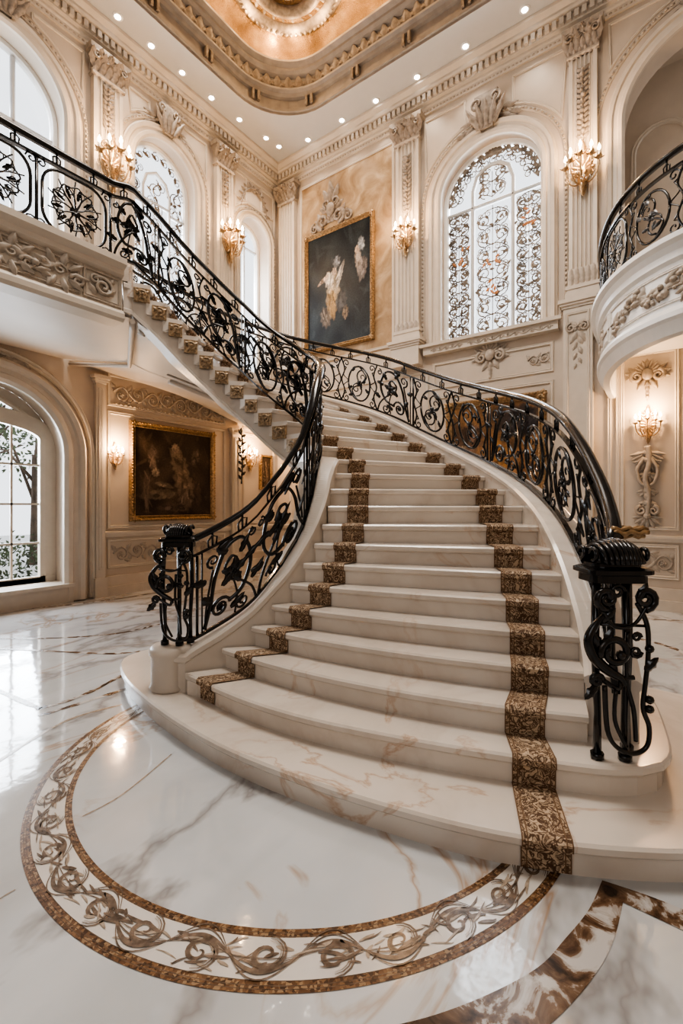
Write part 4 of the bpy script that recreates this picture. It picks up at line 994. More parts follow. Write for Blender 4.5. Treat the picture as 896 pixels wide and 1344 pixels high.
# ================================================================== PILASTERS
LEFT = PI/2                                                  # local -y turned to face into the room from the left wall
def leafup(mb, x, z, w, h, y0, out, lean=0.):
    F = lambda a, b, hh=0.: Vector((x+a, -(y0+hh), z+b))
    mb.leaf(F, 0, 0, PI/2+lean, h, w, 0, .02, out)
def pilaster(label, loc, rotz, w, z0, z1, drop=None, d=.12, group='fluted pilasters', basetall=.42):
    t = thing('pilaster', label, 'pilaster', (loc[0], loc[1], z0), rotz, group)
    H = z1-z0; cb = H-.46
    mb = MB(); nf = 5; m = .05; prof = [(-w/2, 0), (-w/2, d)]
    fw = (w-2*m)/nf
    for i in range(nf):
        c = -w/2+m+fw*(i+.5); prof += [(c+fw*.38*math.cos(PI-PI*j/6), d-.030*math.sin(PI*j/6)) for j in range(7)]
    prof += [(w/2, d), (w/2, 0)]
    zs = [basetall-.05, basetall+.02, cb-.03, cb]
    mb.grid([[(x, -y, z) for x, y in prof] for z in zs], False); mb.build('shaft', 'trim', t)
    mb = MB()
    for (a, b, e) in ((0, .10, .05), (.10, .16, .03), (.16, .22, .045), (.22, basetall-.05, .012)): mb.box((-w/2-e, -d-e, a), (w/2+e, -.001, b))
    b_ = mb.build('base', 'trim', t)
    mb = MB()
    for i in range(5): leafup(mb, -w/2+w*(i+.5)/5, .215, w*.22, basetall-.25, d+.010, .02)
    mb.build('base_leaf', 'orn2', b_)
    mb = MB()
    mb.grid([[(x*(w/2+e), -(y*(d+e)), z) for x, y in ((-1, 0), (-1, 1), (1, 1), (1, 0))] for z, e in ((cb, .0), (cb+.02, .03), (cb+.05, .03), (cb+.06, .0), (cb+.30, .02), (cb+.38, .06), (cb+.385, .09), (cb+.455, .10), (cb+.46, .10))], False)
    cp_ = mb.build('capital', 'orn2', t)
    mb = MB()
    for i in range(5): leafup(mb, -w/2+w*(i+.5)/5, cb+.05, w*.26, .20, d, .08)
    for i in range(4): leafup(mb, -w/2+w*(i+.0)/3, cb+.12, w*.28, .26, d+.01, .14, (.25, .1, -.1, -.25)[i])
    for i in range(6): leafup(mb, -w/2+w*(i+.0)/5, cb-.02, w*.18, .14, d, .05)
    for i in range(3): leafup(mb, -w/2+w*(i+.5)/3, cb+.22, w*.3, .2, d+.03, .12)
    F = lambda a, b, h=0.: Vector((a, -(d+.05+h), cb+b))
    for s in (-1, 1):
        mb.tube2(F, spiral(s*w*.46, .30, .08, .012, PI*(0 if s < 0 else 1), -s*1.6, 18), taper(18, .026, .012), .03, 6); mb.tube2(F, spiral(s*w*.13, .31, .05, .01, 0, s*1.4, 14), .014, .02, 5)
    mb.flower(F, 0, .40, .06, 6, .05, .03)
    mb.build('capital_leaf', 'orn', cp_)
    if drop:
        mb = MB(); F = lambda a, b, h=0.: Vector((a, -(d+h), b)); rnd = random.Random(int(abs(loc[0]*10)))
        za, zb = drop[0]-z0, drop[1]-z0; z = za; i = 0
        while z < zb:
            r = .045+.02*math.sin(i*1.7)
            mb.leaf(F, 0, z, PI/2+.9, .13, .07, 0, .03); mb.leaf(F, 0, z, PI/2-.9, .13, .07, 0, .03); mb.blob((rnd.uniform(-.02, .02), z+.03, .02), (r*.7, r*.7, .035), 7, 4, F); mb.leaf(F, 0, z+.04, -PI/2, .10, .05, .01, .03)
            z += .085; i += 1
        mb.build('flower_drop', 'orn', t)
    return t
e_ = .002
pilaster('fluted pilaster between the big arched window and the ochre panel, with a lit sconce', (-4.60, YB-e_), 0, .52, 4.98, 9.50, (7.62, 8.8))
pilaster('fluted pilaster standing on the tall carved pedestal beside the balcony', (-1.35, YB-e_), 0, .42, 5.04, 9.50, (7.66, 8.8), basetall=.55)
pilaster('plain fluted pilaster in the corner beside the large framed painting', (-7.93, YB-e_), 0, .50, 4.95, 9.50)
pilaster('fluted pilaster with a sconce between the two largest gallery windows', (XL+e_, 4.36), LEFT, .52, 4.95, 9.50, (8.22, 8.95))
pilaster('fluted pilaster with a sconce between the scrolled gallery window and the narrow deep window', (XL+e_, 6.98), LEFT, .46, 4.95, 9.50, (8.22, 8.95))
pilaster('pilaster with a bushy capital at the outer edge of the first gallery window', (XL+e_, 1.18), LEFT, .52, 4.95, 9.50, (7.6, 8.9))
# pedestals and ledges below
def pedestal(label, loc, rotz, w, h, z0=0, ornz=None, d=.16):
    t = thing('pedestal', label, 'pedestal', (loc[0], loc[1], z0), rotz)
    mb = MB(); mb.box((-w/2, -d, 0), (w/2, -.001, h-.10)); mb.build('shaft', 'trim', t)
    mb = MB()
    for a, b, e in ((h-.14, h-.10, .02), (h-.10, h-.06, .045), (h-.06, h, .07)): mb.box((-w/2-e, -d-e, a), (w/2+e, -.001, b))
    mb.build('cornice', 'trim', t)
    if z0 == 0:
        mb = MB(); mb.box((-w/2-.03, -d-.03, 0), (w/2+.03, -.001, .34)); mb.build('plinth', 'trim', t)
    F = lambda a, b, hh=0.: Vector((a, -(d+hh), b-z0))
    if h > 2:
        mb = MB(); mb.mould(F, rectpath(-w/2+.06, .5, w/2-.06, h-.24), PT(.04, .02), True); mb.build('panel_moulding', 'trim', t)
    if ornz:
        mb = MB(); z = ornz
        for s in (-1, 1):
            mb.tube2(F, spiral(s*.10, z, .08, .012, PI/2, -s*1.5, 16), .018, .02); mb.leaf(F, 0, z-.05, -PI/2+s*.5, .24, .11, 0, .04); mb.leaf(F, 0, z, PI/2+s*.8, .16, .09, 0, .03)
        for i in range(6): mb.leaf(F, (-1)**i*.02, z-.15-.09*i, -PI/2+(-1)**i*.35, .16-.012*i, .09-.008*i, 0, .035)
        mb.flower(F, 0, z, .08, 6, .02, .03); mb.build('carved_drop', 'orn2', t)
    return t
pedestal('tall panelled pedestal with a carved drop at the end of the balcony', (-1.42, YB-e_), 0, .44, 5.03, 0, 4.55)
pedestal('short moulded pedestal block under the pilaster left of the arched window', (-4.60, YB-e_), 0, .62, .52, 4.45, None, .22)
pedestal('panelled strip pilaster between the French window and the dark painting', (XL+e_, 4.24), LEFT, .16, 3.88, 0, None, .08)
pedestal('panelled strip pilaster between the dark painting and the far corner', (XL+e_, 7.34), LEFT, .24, 3.36, 0, None, .08)

# ================================================================== CARVED ORNAMENTS ON THE WALLS
def cartouche(name, label, F0, S=1.0, mat='orn2', kind='shell', cat='wall ornament'):
    F = lambda a, b, h=0.: F0(a*S, b*S, max(h, 0)*S+.006)
    t = thing(name, label, cat, F0(0, 0, 0)); mb = MB()
    if kind == 'shell':
        for i in range(9):
            a = PI*(.08+.84*i/8); mb.leaf(F, 0, 0, a, .26+.06*math.sin(a), .10, 0, .05, .05)
        mb.blob((0, -.02, .05), (.11, .13, .06), 10, 6, F)
        for s in (-1, 1):
            mb.tube2(F, spiral(s*.20, -.05, .12, .02, PI/2, -s*1.5, 20), taper(20, .035, .015), .03, 6)
            for q in (.2, .8, -.4): mb.leaf(F, s*.18, .0, (q if s > 0 else PI-q), .26, .11, 0, .04, .02)
            mb.leaf(F, s*.06, -.12, -PI/2+s*.5, .26, .12, 0, .05)
        for i in range(4): mb.leaf(F, 0, -.16-.09*i, -PI/2, .17, .11-.02*i, 0, .05)
        mb.blob((0, -.50, .02), (.035, .05, .03), 7, 5, F)
    elif kind == 'crest':
        for s in (-1, 1):
            mb.tube2(F, spiral(s*.22, .10, .17, .03, -PI/2, s*1.5, 22), taper(22, .045, .02), .04, 6); mb.tube2(F, spiral(s*.46, .02, .11, .02, PI/2, -s*1.4, 18), taper(18, .035, .015), .03, 6)
            for q, l in ((.1, .34), (.5, .3), (1.0, .34), (-.3, .26)): mb.leaf(F, s*.2, .05, (q if s > 0 else PI-q), l, .13, 0, .05, .03)
            mb.tube2(F, spiral(s*.12, .46, .10, .02, -PI/2, s*1.4, 18), taper(18, .03, .015), .04, 6)
            mb.leaf(F, s*.05, .5, PI/2-s*.5, .34, .15, 0, .05, .05); mb.leaf(F, s*.08, .3, (.5 if s > 0 else PI-.5), .3, .14, 0, .05)
        mb.blob((0, .30, .04), (.12, .17, .07), 10, 6, F); mb.leaf(F, 0, .52, PI/2, .42, .17, 0, .06, .08)
        for i in range(5): mb.leaf(F, 0, .06, PI*(.1+.2*i), .2, .1, .02, .05)
    elif kind == 'key':
        mb.grid([[F(x*w, z, h) for x, h in ((-1, 0), (-1, .13+.05*z), (1, .13+.05*z), (1, 0))] for z, w in ((-.25, .10), (.22, .16), (.25, .19), (.30, .19))], False)
        for i in range(5): mb.leaf(F, -.12+.06*i, -.22, PI/2+.25*(2-i), .42, .10, .12, .04, .06)
        for s in (-1, 1):
            mb.tube2(F, spiral(s*.15, .18, .09, .015, -PI/2, s*1.5, 18), taper(18, .03, .015), .14, 6); mb.leaf(F, s*.12, .0, (.1 if s > 0 else PI-.1), .36, .14, .0, .05); mb.leaf(F, s*.12, -.02, (-.5 if s > 0 else PI+.5), .42, .13, .0, .05); mb.leaf(F, s*.3, -.08, (-.2 if s > 0 else PI+.2), .34, .11, 0, .045)
    elif kind == 'trophy':
        mb.tube2(F, crv([(0, .62), (.03, .3), (-.03, 0), (.02, -.3), (0, -.72)], 6), taper(25, .045, .03), .07, 6)
        for z, w, n in ((.50, .30, 9), (.36, .24, 7), (.10, .17, 6), (-.22, .16, 6), (-.45, .15, 6), (-.70, .26, 7)):
            for q in range(n):
                a = -PI*.05-PI*.9*q/(n-1); mb.leaf(F, 0, z, a, w, .10, 0, .05, .04)
            mb.blob((0, z, .05), (.07, .07, .06), 8, 5, F)
        for s in (-1, 1):
            mb.tube2(F, crv([(s*.04, .40), (s*.16, .18), (s*.12, -.05), (s*.05, -.12)], 6), taper(19, .03, .02), .06, 6); mb.tube2(F, spiral(s*.10, -.60, .09, .015, PI/2, -s*1.4, 16), taper(16, .03, .015), .05, 6)
            mb.leaf(F, s*.05, -.3, (.3 if s > 0 else PI-.3), .14, .08, 0, .04)
        mb.blob((0, -.34, .05), (.06, .11, .06), 8, 6, F)
    elif kind == 'spray':
        for s in (-1, 1):
            mb.tube2(F, crv([(0, .3), (s*.2, .22), (s*.42, .0), (s*.5, -.3)], 6), taper(19, .02, .01), .035, 5)
            for i in range(6):
                x, z = s*(.08+.08*i), .28-.02*i*i; mb.leaf(F, x, z, (.9 if s > 0 else PI-.9)-s*.2*i, .2, .09, 0, .04); mb.leaf(F, x, z, (-.6 if s > 0 else PI+.6)-s*.15*i, .2, .09, 0, .04)
        mb.flower(F, 0, .30, .12, 7, 0, .05)
    o = mb.build('carving', mat, t, True); return t
Fo = lambda base, a, b: (lambda x, y, h=0.: base(a+x, b+y, h))
cartouche('keystone', 'carved leafy keystone over the big scrolled arched window', Fo(FB, -2.95, 8.86), 1.15, 'orn', 'key')
cartouche('keystone', 'carved leafy keystone over the scrolled gallery window', Fo(FL, 5.565, 9.16), 1.0, 'orn', 'key')
cartouche('keystone', 'carved leafy keystone over the first gallery window at the edge', Fo(FL, 2.775, 9.22), 1.0, 'orn', 'key')
cartouche('keystone', 'carved leafy keystone over the balcony arch', Fo(FB, .4, 9.15), 1.0, 'orn', 'key')
cartouche('plaster_spray', 'carved leaf spray over the narrow deep window', Fo(FL, 7.95, 8.92), .8, 'orn', 'spray')
cartouche('plaster_cartouche', 'carved shell cartouche below the big arched window', Fo(FB, -2.92, 4.42), .85, 'orn2', 'shell')
cartouche('plaster_crest', 'carved crest with scrolls above the large gilt framed painting', Fo(FB, -6.62, 8.14), 1.05, 'orn', 'crest')
cartouche('plaster_cartouche', 'carved shell spray at the head of the alcove panel under the balcony', Fo(FB, -.46, 3.66), .72, 'orn', 'shell')
cartouche('plaster_drop', 'carved floral drop hanging below the alcove sconce', Fo(FB, -.46, 2.02), .82, 'orn2', 'trophy')
cartouche('plaster_cartouche', 'carved shell bracket on the crown of the French window arch', Fo(FL, 2.95, 3.80), .55, 'orn2', 'shell')

# ================================================================== SCONCES
def make_sconce(label, loc, rotz, S=1.0, na=5):
    t = thing('candle_sconce', label, 'sconce', loc, rotz, 'gilt wall sconces')
    F = lambda a, b, h=0.: Vector((a*S, -(h*S)-.002, b*S))
    mb = MB()
    mb.grid([[F(.10*q*w, z, h*(1-q*q*.6)) for q in (-1, -.5, 0, .5, 1)] for z, w, h in ((.36, .1, .01), (.28, .5, .03), (.12, .7, .04), (-.05, 1, .05), (-.22, .7, .05), (-.36, .2, .02))], True)
    for i in range(7): mb.leaf(F, 0, -.02, PI*i/6, .26 if i in (2, 3, 4) else .2, .09, .02, .03, .05)
    mb.leaf(F, 0, .2, PI/2, .26, .11, .02, .04, .05); mb.leaf(F, 0, -.2, -PI/2, .24, .11, .02, .03)
    for s in (-1, 1): mb.tube2(F, spiral(s*.1, .25, .07, .012, -PI/2, s*1.5, 16), .014, .03)
    mb.build('back_plate', 'bronze', t)
    for i in range(na):
        a = (-1+2*i/(na-1))*1.25; sx, sy = math.sin(a), math.cos(a); r = .26; zc = .06+.07*(1-abs(a)/1.3)
        A = lambda q, z: F(sx*q, z, .05+sy*q*.85)
        mb = MB(); mb.tube([A(q, z) for q, z in crv([(.0, -.16), (.09, -.26), (.19, -.22), (.25, -.08), (r, zc-.05)], 4)], .013*S, 6)
        mb.tube([A(q, z) for q, z in spiral(.13, -.14, .06, .01, PI, -1.3, 12)], .009*S, 5)
        cu = A(r, zc); mb.lathe([(.008*S, -.05*S), (.045*S, -.02*S), (.05*S, 0), (.03*S, .004*S), (.018*S, .0)], cu, 10)
        for q in range(4): 
            an = q*PI/2+.4; mb.leaf(lambda x, y, h=0., cu=cu, an=an: cu+Vector((x*math.cos(an), x*math.sin(an), h))*S+Vector((-y*math.sin(an), y*math.cos(an), 0))*S, .02, 0, 0, .07, .04, -.03, .01, .03)
        arm = mb.build('arm', 'bronze', t)
        mb = MB(); mb.lathe([(.016*S, 0), (.016*S, .085*S), (.001, .09*S)], cu, 8); mb.build('candle', 'white', arm)
        mb = MB(); mb.lathe([(.004*S, .088*S), (.024*S, .115*S), (.026*S, .135*S), (.014*S, .175*S), (.002*S, .205*S)], cu, 8); mb.build('bulb', 'bulb', arm)
    mb = MB(); rnd = random.Random(11)
    def drop(p, s): 
        x, y, z = p; mb.add([(x, y, z+s*1.6), (x+s*.6, y, z), (x, y+s*.6, z), (x-s*.6, y, z), (x, y-s*.6, z), (x, y, z-s)], [(0, 1, 2), (0, 2, 3), (0, 3, 4), (0, 4, 1), (5, 2, 1), (5, 3, 2), (5, 4, 3), (5, 1, 4)])
    for i in range(46):
        a = rnd.uniform(-1.4, 1.4); q = rnd.uniform(.05, .27); z = -.30+rnd.uniform(0, .34)*q/.27+rnd.uniform(-.04, .06)
        drop(F(math.sin(a)*q, z, .06+math.cos(a)*q*.85), .016*S)
    for i in range(18): drop(F(rnd.uniform(-.12, .12), rnd.uniform(.1, .42), rnd.uniform(.06, .12)), .014*S)
    mb.build('crystal_drop', 'crystal', t)['kind'] = 'stuff'
    mb = MB(); mb.lathe([(.001, -.46*S), (.02*S, -.44*S), (.012*S, -.40*S), (.035*S, -.37*S), (.03*S, -.33*S), (.055*S, -.29*S), (.03*S, -.24*S), (.02*S, -.16*S)], F(0, 0, .10), 10); mb.build('finial', 'bronze', t)
    return t
def glow(loc, rotz, e, S, r=.07):
    l = bpy.data.lights.new('sconce_light', 'POINT'); l.energy = e*1.6; l.color = (1, .64, .36); l.shadow_soft_size = r
    o = bpy.data.objects.new('sconce_light', l); col.objects.link(o); d = .36*S
    o.location = (loc[0]+math.sin(rotz)*d, loc[1]-math.cos(rotz)*d, loc[2]+.28*S)
SCN = [('lit gilt sconce on the pilaster between the painting and the arched window', (-4.60, YB-.135, 7.10), 0, .92, 46),
 ('lit gilt sconce on the fluted pilaster beside the balcony', (-1.34, YB-.135, 7.12), 0, 1.0, 46),
 ('lit gilt sconce on the pilaster between the two largest gallery windows', (XL+.135, 4.40, 7.62), LEFT, 1.15, 55),
 ('lit gilt sconce on the pilaster next to the narrow deep window', (XL+.135, 7.05, 7.48), LEFT, 1.15, 55),
 ('small lit gilt sconce between the French window and the dark painting', (XL+.004, 4.52, 2.50), LEFT, .55, 46),
 ('small lit gilt sconce between the dark painting and the corner, behind the balustrade', (XL+.004, 7.78, 2.72), LEFT, .72, 50),
 ('lit crystal sconce in the alcove under the balcony', (-.45, YB-.004, 2.86), 0, .66, 50)]
for lab, loc, rz, S, e in SCN: make_sconce(lab, loc, rz, S); glow(loc, rz, e, S)
t = thing('iron_bracket', 'dark iron leafy wall bracket beside the small sconce near the corner', 'wall bracket', (XL+.13, 7.40, 2.85), LEFT)
F = lambda a, b, h=0.: Vector((a, -h-.01, b)); mb = MB()
mb.tube2(F, crv([(0, .42), (.03, .2), (-.03, 0), (.03, -.25), (0, -.75)], 6), .018, .03, 6)
mb.build('stem', 'iron', t); mb = MB()
for i in range(13): mb.leaf(F, 0, .38-.085*i, PI/2+(-1)**i*.9, .15, .075, .03, .03, .03)
mb.leaf(F, 0, .38, PI/2, .16, .08, .03, .03); mb.build('foliage', 'iron', t)

# ================================================================== PAINTINGS
def wob(u, v, s): return .5+.25*np.sin(u*13.1*s+3*np.sin(v*7.3*s+s))+.25*np.sin(v*17.7*s+2.5*np.sin(u*9.1*s))
def layers(c0, c1, ws, els, seed):
    """oil-paint colours on a grid: a mottled ground, then soft brush strokes broken into smaller ones"""
    def fn(u, v):
        rnd = random.Random(seed); t = wob(u, v, ws)[:, None]; c = np.array(c0)*(1-t)+np.array(c1)*t
        def stroke(cx, cy, rx, ry, an, colr, al, soft):
            nonlocal c
            ca, sa = math.cos(an), math.sin(an); x, y = u-cx, v-cy
            d = np.hypot((x*ca+y*sa)/rx, (-x*sa+y*ca)/ry)+.25*np.sin(9*np.arctan2(y, x)+cx*40)*.5
            k = np.clip((1.1-d)/soft, 0, 1)*al; c = c*(1-k[:, None])+np.array(colr)*k[:, None]
        for _ in range(60):
            b = rnd.uniform(.4, 1.7); stroke(rnd.random(), rnd.random(), rnd.uniform(.02, .12), rnd.uniform(.008, .03), rnd.uniform(0, 3), [x*b for x in c1], .45, .5)
        for (cx, cy, rx, ry, an, colr, al) in els:
            stroke(cx, cy, rx, ry, an, [x*.75 for x in colr], al*.85, .25)
            for _ in range(12):
                a = rnd.uniform(0, 6.28); q = rnd.random()**.5*.8; b = rnd.choice((.25, .45, .8, 1.1, 1.35))
                px, py = q*math.cos(a)*rx, q*math.sin(a)*ry
                stroke(cx+px*math.cos(an)-py*math.sin(an), cy+px*math.sin(an)+py*math.cos(an), max(.006, rx*rnd.uniform(.10, .3)), max(.006, ry*rnd.uniform(.2, .5)), an+rnd.uniform(-.6, .6), [min(.9, x*b) for x in colr], .8, .3)
        return c
    return fn
def painting(label, loc, rotz, w, h, fn, fw=.11, fd=.09, nx=130):
    t = thing('framed_painting', label, 'painting', loc, rotz)
    F = lambda a, b, hh=0.: Vector((a, -hh-.002, b)); nz = int(nx*h/w)
    mb = MB(); mb.grid([[F((i/(nx-1)-.5)*(w-2*fw+.02), fw-.01+(h-2*fw+.02)*j/(nz-1), .03) for i in range(nx)] for j in range(nz)], True); uu, vv = np.meshgrid(np.linspace(0, 1, nx), np.linspace(0, 1, nz)); cc = fn(uu.ravel(), vv.ravel()); mb.col = np.concatenate([cc, np.ones((len(cc), 1))], 1); mb.build('canvas', 'canvas', t)
    mb = MB(); P_ = rectpath(-w/2+fw, fw, w/2-fw, h-fw)
    mb.mould(F, P_, [(0.0, 0), (0.0, .045), (-.02, .05), (-.03, .04), (-fw*.45, fd*.7), (-fw*.62, fd), (-fw*.8, fd*.95), (-fw, fd*.4), (-fw, 0)], True); fr = mb.build('frame', 'gold', t)
    mb = MB(); beads(mb, F, rectpath(-w/2+fw*.28, fw*.28, w/2-fw*.28, h-fw*.28), .055, .020, fd*.95, True); beads(mb, F, rectpath(-w/2+fw*.85, fw*.85, w/2-fw*.85, h-fw*.85), .04, .012, .052, True)
    for sx in (-1, 1):
        for sz in (0, 1):
            for q in range(5): mb.leaf(F, sx*(w/2-fw*.5), fw*.5 if sz == 0 else h-fw*.5, q*1.26, fw*.75, fw*.5, fd*.9, .02)
    mb.build('frame_carving', 'gold', fr); return t
skin, cream_, ochre = (.62, .47, .36), (.66, .58, .47), (.42, .26, .12)
fnA = layers((.016, .022, .028), (.040, .050, .056), 1.1, [
 (.42, .46, .10, .19, -.25, (.58, .46, .32), 1), (.40, .36, .08, .13, .2, (.50, .32, .15), .9), (.36, .58, .07, .07, .3, (.70, .62, .52), 1), (.44, .64, .035, .035, 0, skin, 1), (.53, .60, .035, .12, -.5, (.55, .50, .44), .9), (.27, .60, .10, .02, .35, skin, .9),
 (.82, .66, .05, .12, .25, (.50, .42, .36), .9), (.80, .76, .035, .035, 0, skin, 1), (.88, .58, .06, .10, -.4, (.30, .26, .24), .8), (.86, .80, .05, .06, .3, (.40, .42, .44), .7), (.55, .36, .09, .09, 0, (.12, .12, .12), .9), (.30, .26, .08, .10, .7, (.28, .22, .17), .7), (.62, .26, .05, .06, 0, (.25, .18, .12), .5), (.48, .72, .06, .05, .4, (.30, .31, .33), .6)], 3)
painting('large dark painting of pale draped figures in a gilt frame on the ochre panel', (-6.41, YB-.014, 5.22), 0, 1.95, 2.80, fnA, .10)
fnB = layers((.028, .019, .013), (.085, .058, .04), .9, [
 (.56, .60, .10, .22, .35, (0.300, 0.217, 0.147), 1), (.50, .80, .05, .06, 0, (0.390, 0.285, 0.202), 1), (.62, .38, .12, .20, .45, (0.255, 0.180, 0.124), 1), (.64, .20, .10, .14, -.2, (0.210, 0.150, 0.109), .9), (.22, .66, .06, .14, .1, (0.195, 0.143, 0.109), 1), (.25, .50, .05, .05, 0, (0.330, 0.255, 0.186), .9), (.30, .25, .22, .06, .1, (0.180, 0.135, 0.093), .9), (.78, .72, .06, .10, -.3, (0.180, 0.128, 0.093), .9), (.36, .36, .12, .03, -.2, (0.240, 0.180, 0.124), .8), (.80, .30, .05, .2, .2, (0.135, 0.090, 0.062), .8), (.14, .3, .04, .25, 0, (0.150, 0.105, 0.078), .7), (.48, .10, .2, .05, 0, (0.150, 0.105, 0.078), .8)], 4)
painting('wide dark brown painting of a reclining figure in a gilt frame under the stairs', (XL+.002, 5.77, 1.31), LEFT, 1.95, 1.88, fnB, .11)
fnC = layers((.10, .055, .03), (.30, .16, .07), .8, [
 (.30, .25, .25, .18, .2, (.62, .30, .10), 1), (.55, .40, .15, .2, -.3, (.48, .24, .09), .9), (.78, .78, .25, .18, 0, (.06, .05, .05), 1), (.25, .65, .15, .15, 0, (.20, .12, .08), .9), (.80, .30, .10, .2, .2, (.36, .18, .08), .8), (.45, .22, .06, .10, .5, (.66, .52, .36), .9), (.15, .45, .06, .12, 0, (.5, .36, .22), .8)], 5)
painting('gilt framed orange and brown painting on the far wall seen behind the curving balustrade', (-2.86, YB-.002, 1.66), 0, 1.86, 1.95, fnC, .13)
painting('small narrow gilt framed picture near the far corner beside the stairs', (XL+.002, 8.32, 2.0), LEFT, .42, .85, fnB, .06, .05, 40)

# ================================================================== FLOOR INLAYS
def fring(mb, c0, r0, c1, r1, a0, a1, z, n=160):
    mb.grid([[(c[0]+r*math.cos(a0+(a1-a0)*i/n), c[1]+r*math.sin(a0+(a1-a0)*i/n), z) for i in range(n+1)] for c, r in ((c0, r0), (c1, r1))])
OC, OR_, IC, IR = (-2.009, 2.4176), 1.587, (-2.034, 2.4825), 1.417
lerp2 = lambda t: (OC[0]+(IC[0]-OC[0])*t, OC[1]+(IC[1]-OC[1])*t); lr = lambda t: OR_+(IR-OR_)*t
A0, A1 = PI*.93, PI*2.06
mb = MB(); fring(mb, lerp2(0), lr(0), lerp2(.18), lr(.18), A0, A1, .002); o = mb.build('trim_16', 'mosaic'); o['kind'] = 'structure'
mb = MB(); fring(mb, lerp2(.85), lr(.85), lerp2(1), lr(1), A0, A1, .002); o = mb.build('trim_17', 'mosaic'); o['kind'] = 'structure'
mb = MB(); fring(mb, lerp2(.18), lr(.18), lerp2(.85), lr(.85), A0, A1, .0018); o = mb.build('trim_18', 'band'); o['kind'] = 'structure'
mb = MB()
for t in (.05, .10, .17, .86, .92): fring(mb, lerp2(t), lr(t), lerp2(t+.012), lr(t+.012), A0, A1, .0026)
o = mb.build('trim_19', 'scroll'); o['kind'] = 'structure'
RM = (OR_+IR)/2
def ringmap(s, b, h=0.):                                    # s metres along the ring, b -.5..+.5 across the white band
    a = A0+s/RM; t = .515+b*.64; c = lerp2(t); r = lr(t); return Vector((c[0]+r*math.cos(a), c[1]+r*math.sin(a), .0032+h))
def ribbon(mb, F, pts, w):
    n = len(pts); L_ = []; R_ = []; ribbon.i = getattr(ribbon, 'i', 0)+1; lift = (ribbon.i % 36)*6e-5
    for i, p in enumerate(pts):
        a, c = pts[max(i-1, 0)], pts[min(i+1, n-1)]; dx, dy = (c[0]-a[0]), (c[1]-a[1])*.17; l = math.hypot(dx, dy) or 1
        ww = w*(math.sin(PI*min(1, .08+.84*i/(n-1)))) if not callable(w) else w(i/(n-1))
        nx, ny = -dy/l*ww/2, dx/l*ww/2/.17
        L_.append(F(p[0]+nx, p[1]+ny, lift)); R_.append(F(p[0]-nx, p[1]-ny, lift))
    mb.grid([L_, R_])
mb = MB(); mb2 = MB(); rnd = random.Random(21); Ltot = (A1-A0)*RM; per = .245; n_ = int(Ltot/per)
def rs(cx, cy, r0, r1, a0, turns, n=24): return [(x, cy+(y-cy)/.17) for x, y in spiral(cx, cy, r0, r1, a0, turns, n)]
for i in range(n_):
    s0 = per*i; q = 1 if i % 2 == 0 else -1
    for dw, off_ in ((.020, 0), (.006, .18), (.006, -.18), (.005, .32)):
        ribbon(mb, ringmap, [(s0+per*j/14, q*.36*math.sin(PI*j/14)*-1+off_*math.sin(PI*j/14)) for j in range(15)], dw)
    for r, wd in ((.082, .014), (.060, .006), (.070, .009)):
        ribbon(mb if wd > .006 else mb2, ringmap, rs(s0+per*.55, q*.06, r, .006, PI*.5*q, q*-1.5), wd)
    for k in range(13):
        x0 = s0+rnd.uniform(.0, per); y0 = rnd.uniform(-.3, .3); an = rnd.uniform(-.9, .9)+(0 if rnd.random() < .5 else PI); l = rnd.uniform(.05, .12)
        cv = rnd.uniform(-.5, .5); ribbon(mb2 if k % 2 else mb, ringmap, [(x0+l*u*math.cos(an+cv*u), max(-.46, min(.46, y0+l*u*math.sin(an+cv*u)/.17*.7))) for u in [v/8 for v in range(9)]], rnd.uniform(.006, .020))
o = mb2.build('trim_20', 'scroll2'); o['kind'] = 'structure'
for v in range(len(mb.v)): mb.v[v] = (mb.v[v][0], mb.v[v][1], mb.v[v][2]+.0006)
o = mb.build('trim_21', 'scroll'); o['kind'] = 'structure'
def pixband(Lp, Rp, z=.002):
    L_ = [(*P(x, y, 0), z) for x, y in crv(Lp, 6)]; R_ = [(*P(x, y, 0), z) for x, y in crv(Rp, 6)]; m = MB(); m.grid([L_, R_]); return m
mb = pixband([(790, 1156), (772, 1195), (742, 1232), (706, 1270), (640, 1306), (560, 1336), (470, 1356)], [(818, 1182), (803, 1240), (775, 1288), (732, 1336), (690, 1368), (620, 1400), (520, 1430)])
o = mb.build('trim_22', 'brown'); o['kind'] = 'structure'
mb = pixband([(790, 1156), (850, 1176), (900, 1196), (980, 1230)], [(815, 1184), (860, 1205), (905, 1226), (985, 1262)], .0024); o = mb.build('trim_23', 'brown'); o['kind'] = 'structure'
def pixline(pts, w, mat, nm, z=.002):
    p = [P(x, y, 0) for x, y in crv(pts, 6)]; m = MB(); L_ = []; R_ = []
    for i, q in enumerate(p):
        a, c = p[max(i-1, 0)], p[min(i+1, len(p)-1)]; dx, dy = c[0]-a[0], c[1]-a[1]; l = math.hypot(dx, dy) or 1
        ww = w*(.6+.5*abs(math.sin(i*.9)))/2; L_.append((q[0]-dy/l*ww, q[1]+dx/l*ww, z)); R_.append((q[0]+dy/l*ww, q[1]-dx/l*ww, z))
    m.grid([L_, R_]); o = m.build(nm, mat); o['kind'] = 'structure'
pixline([(-60, 880), (40, 925), (60, 928), (110, 912), (165, 884)], .05, 'brown', 'trim_24'); pixline([(50, 940), (110, 922), (172, 902)], .05, 'brown', 'trim_25')
pixline([(-20, 800), (60, 797), (140, 788), (205, 778)], .07, 'brown', 'trim_26'); pixline([(-20, 838), (60, 838), (150, 832), (215, 818)], .05, 'brown', 'trim_27'); pixline([(-30, 850), (70, 855), (150, 858), (206, 852)], .05, 'brown', 'trim_28')
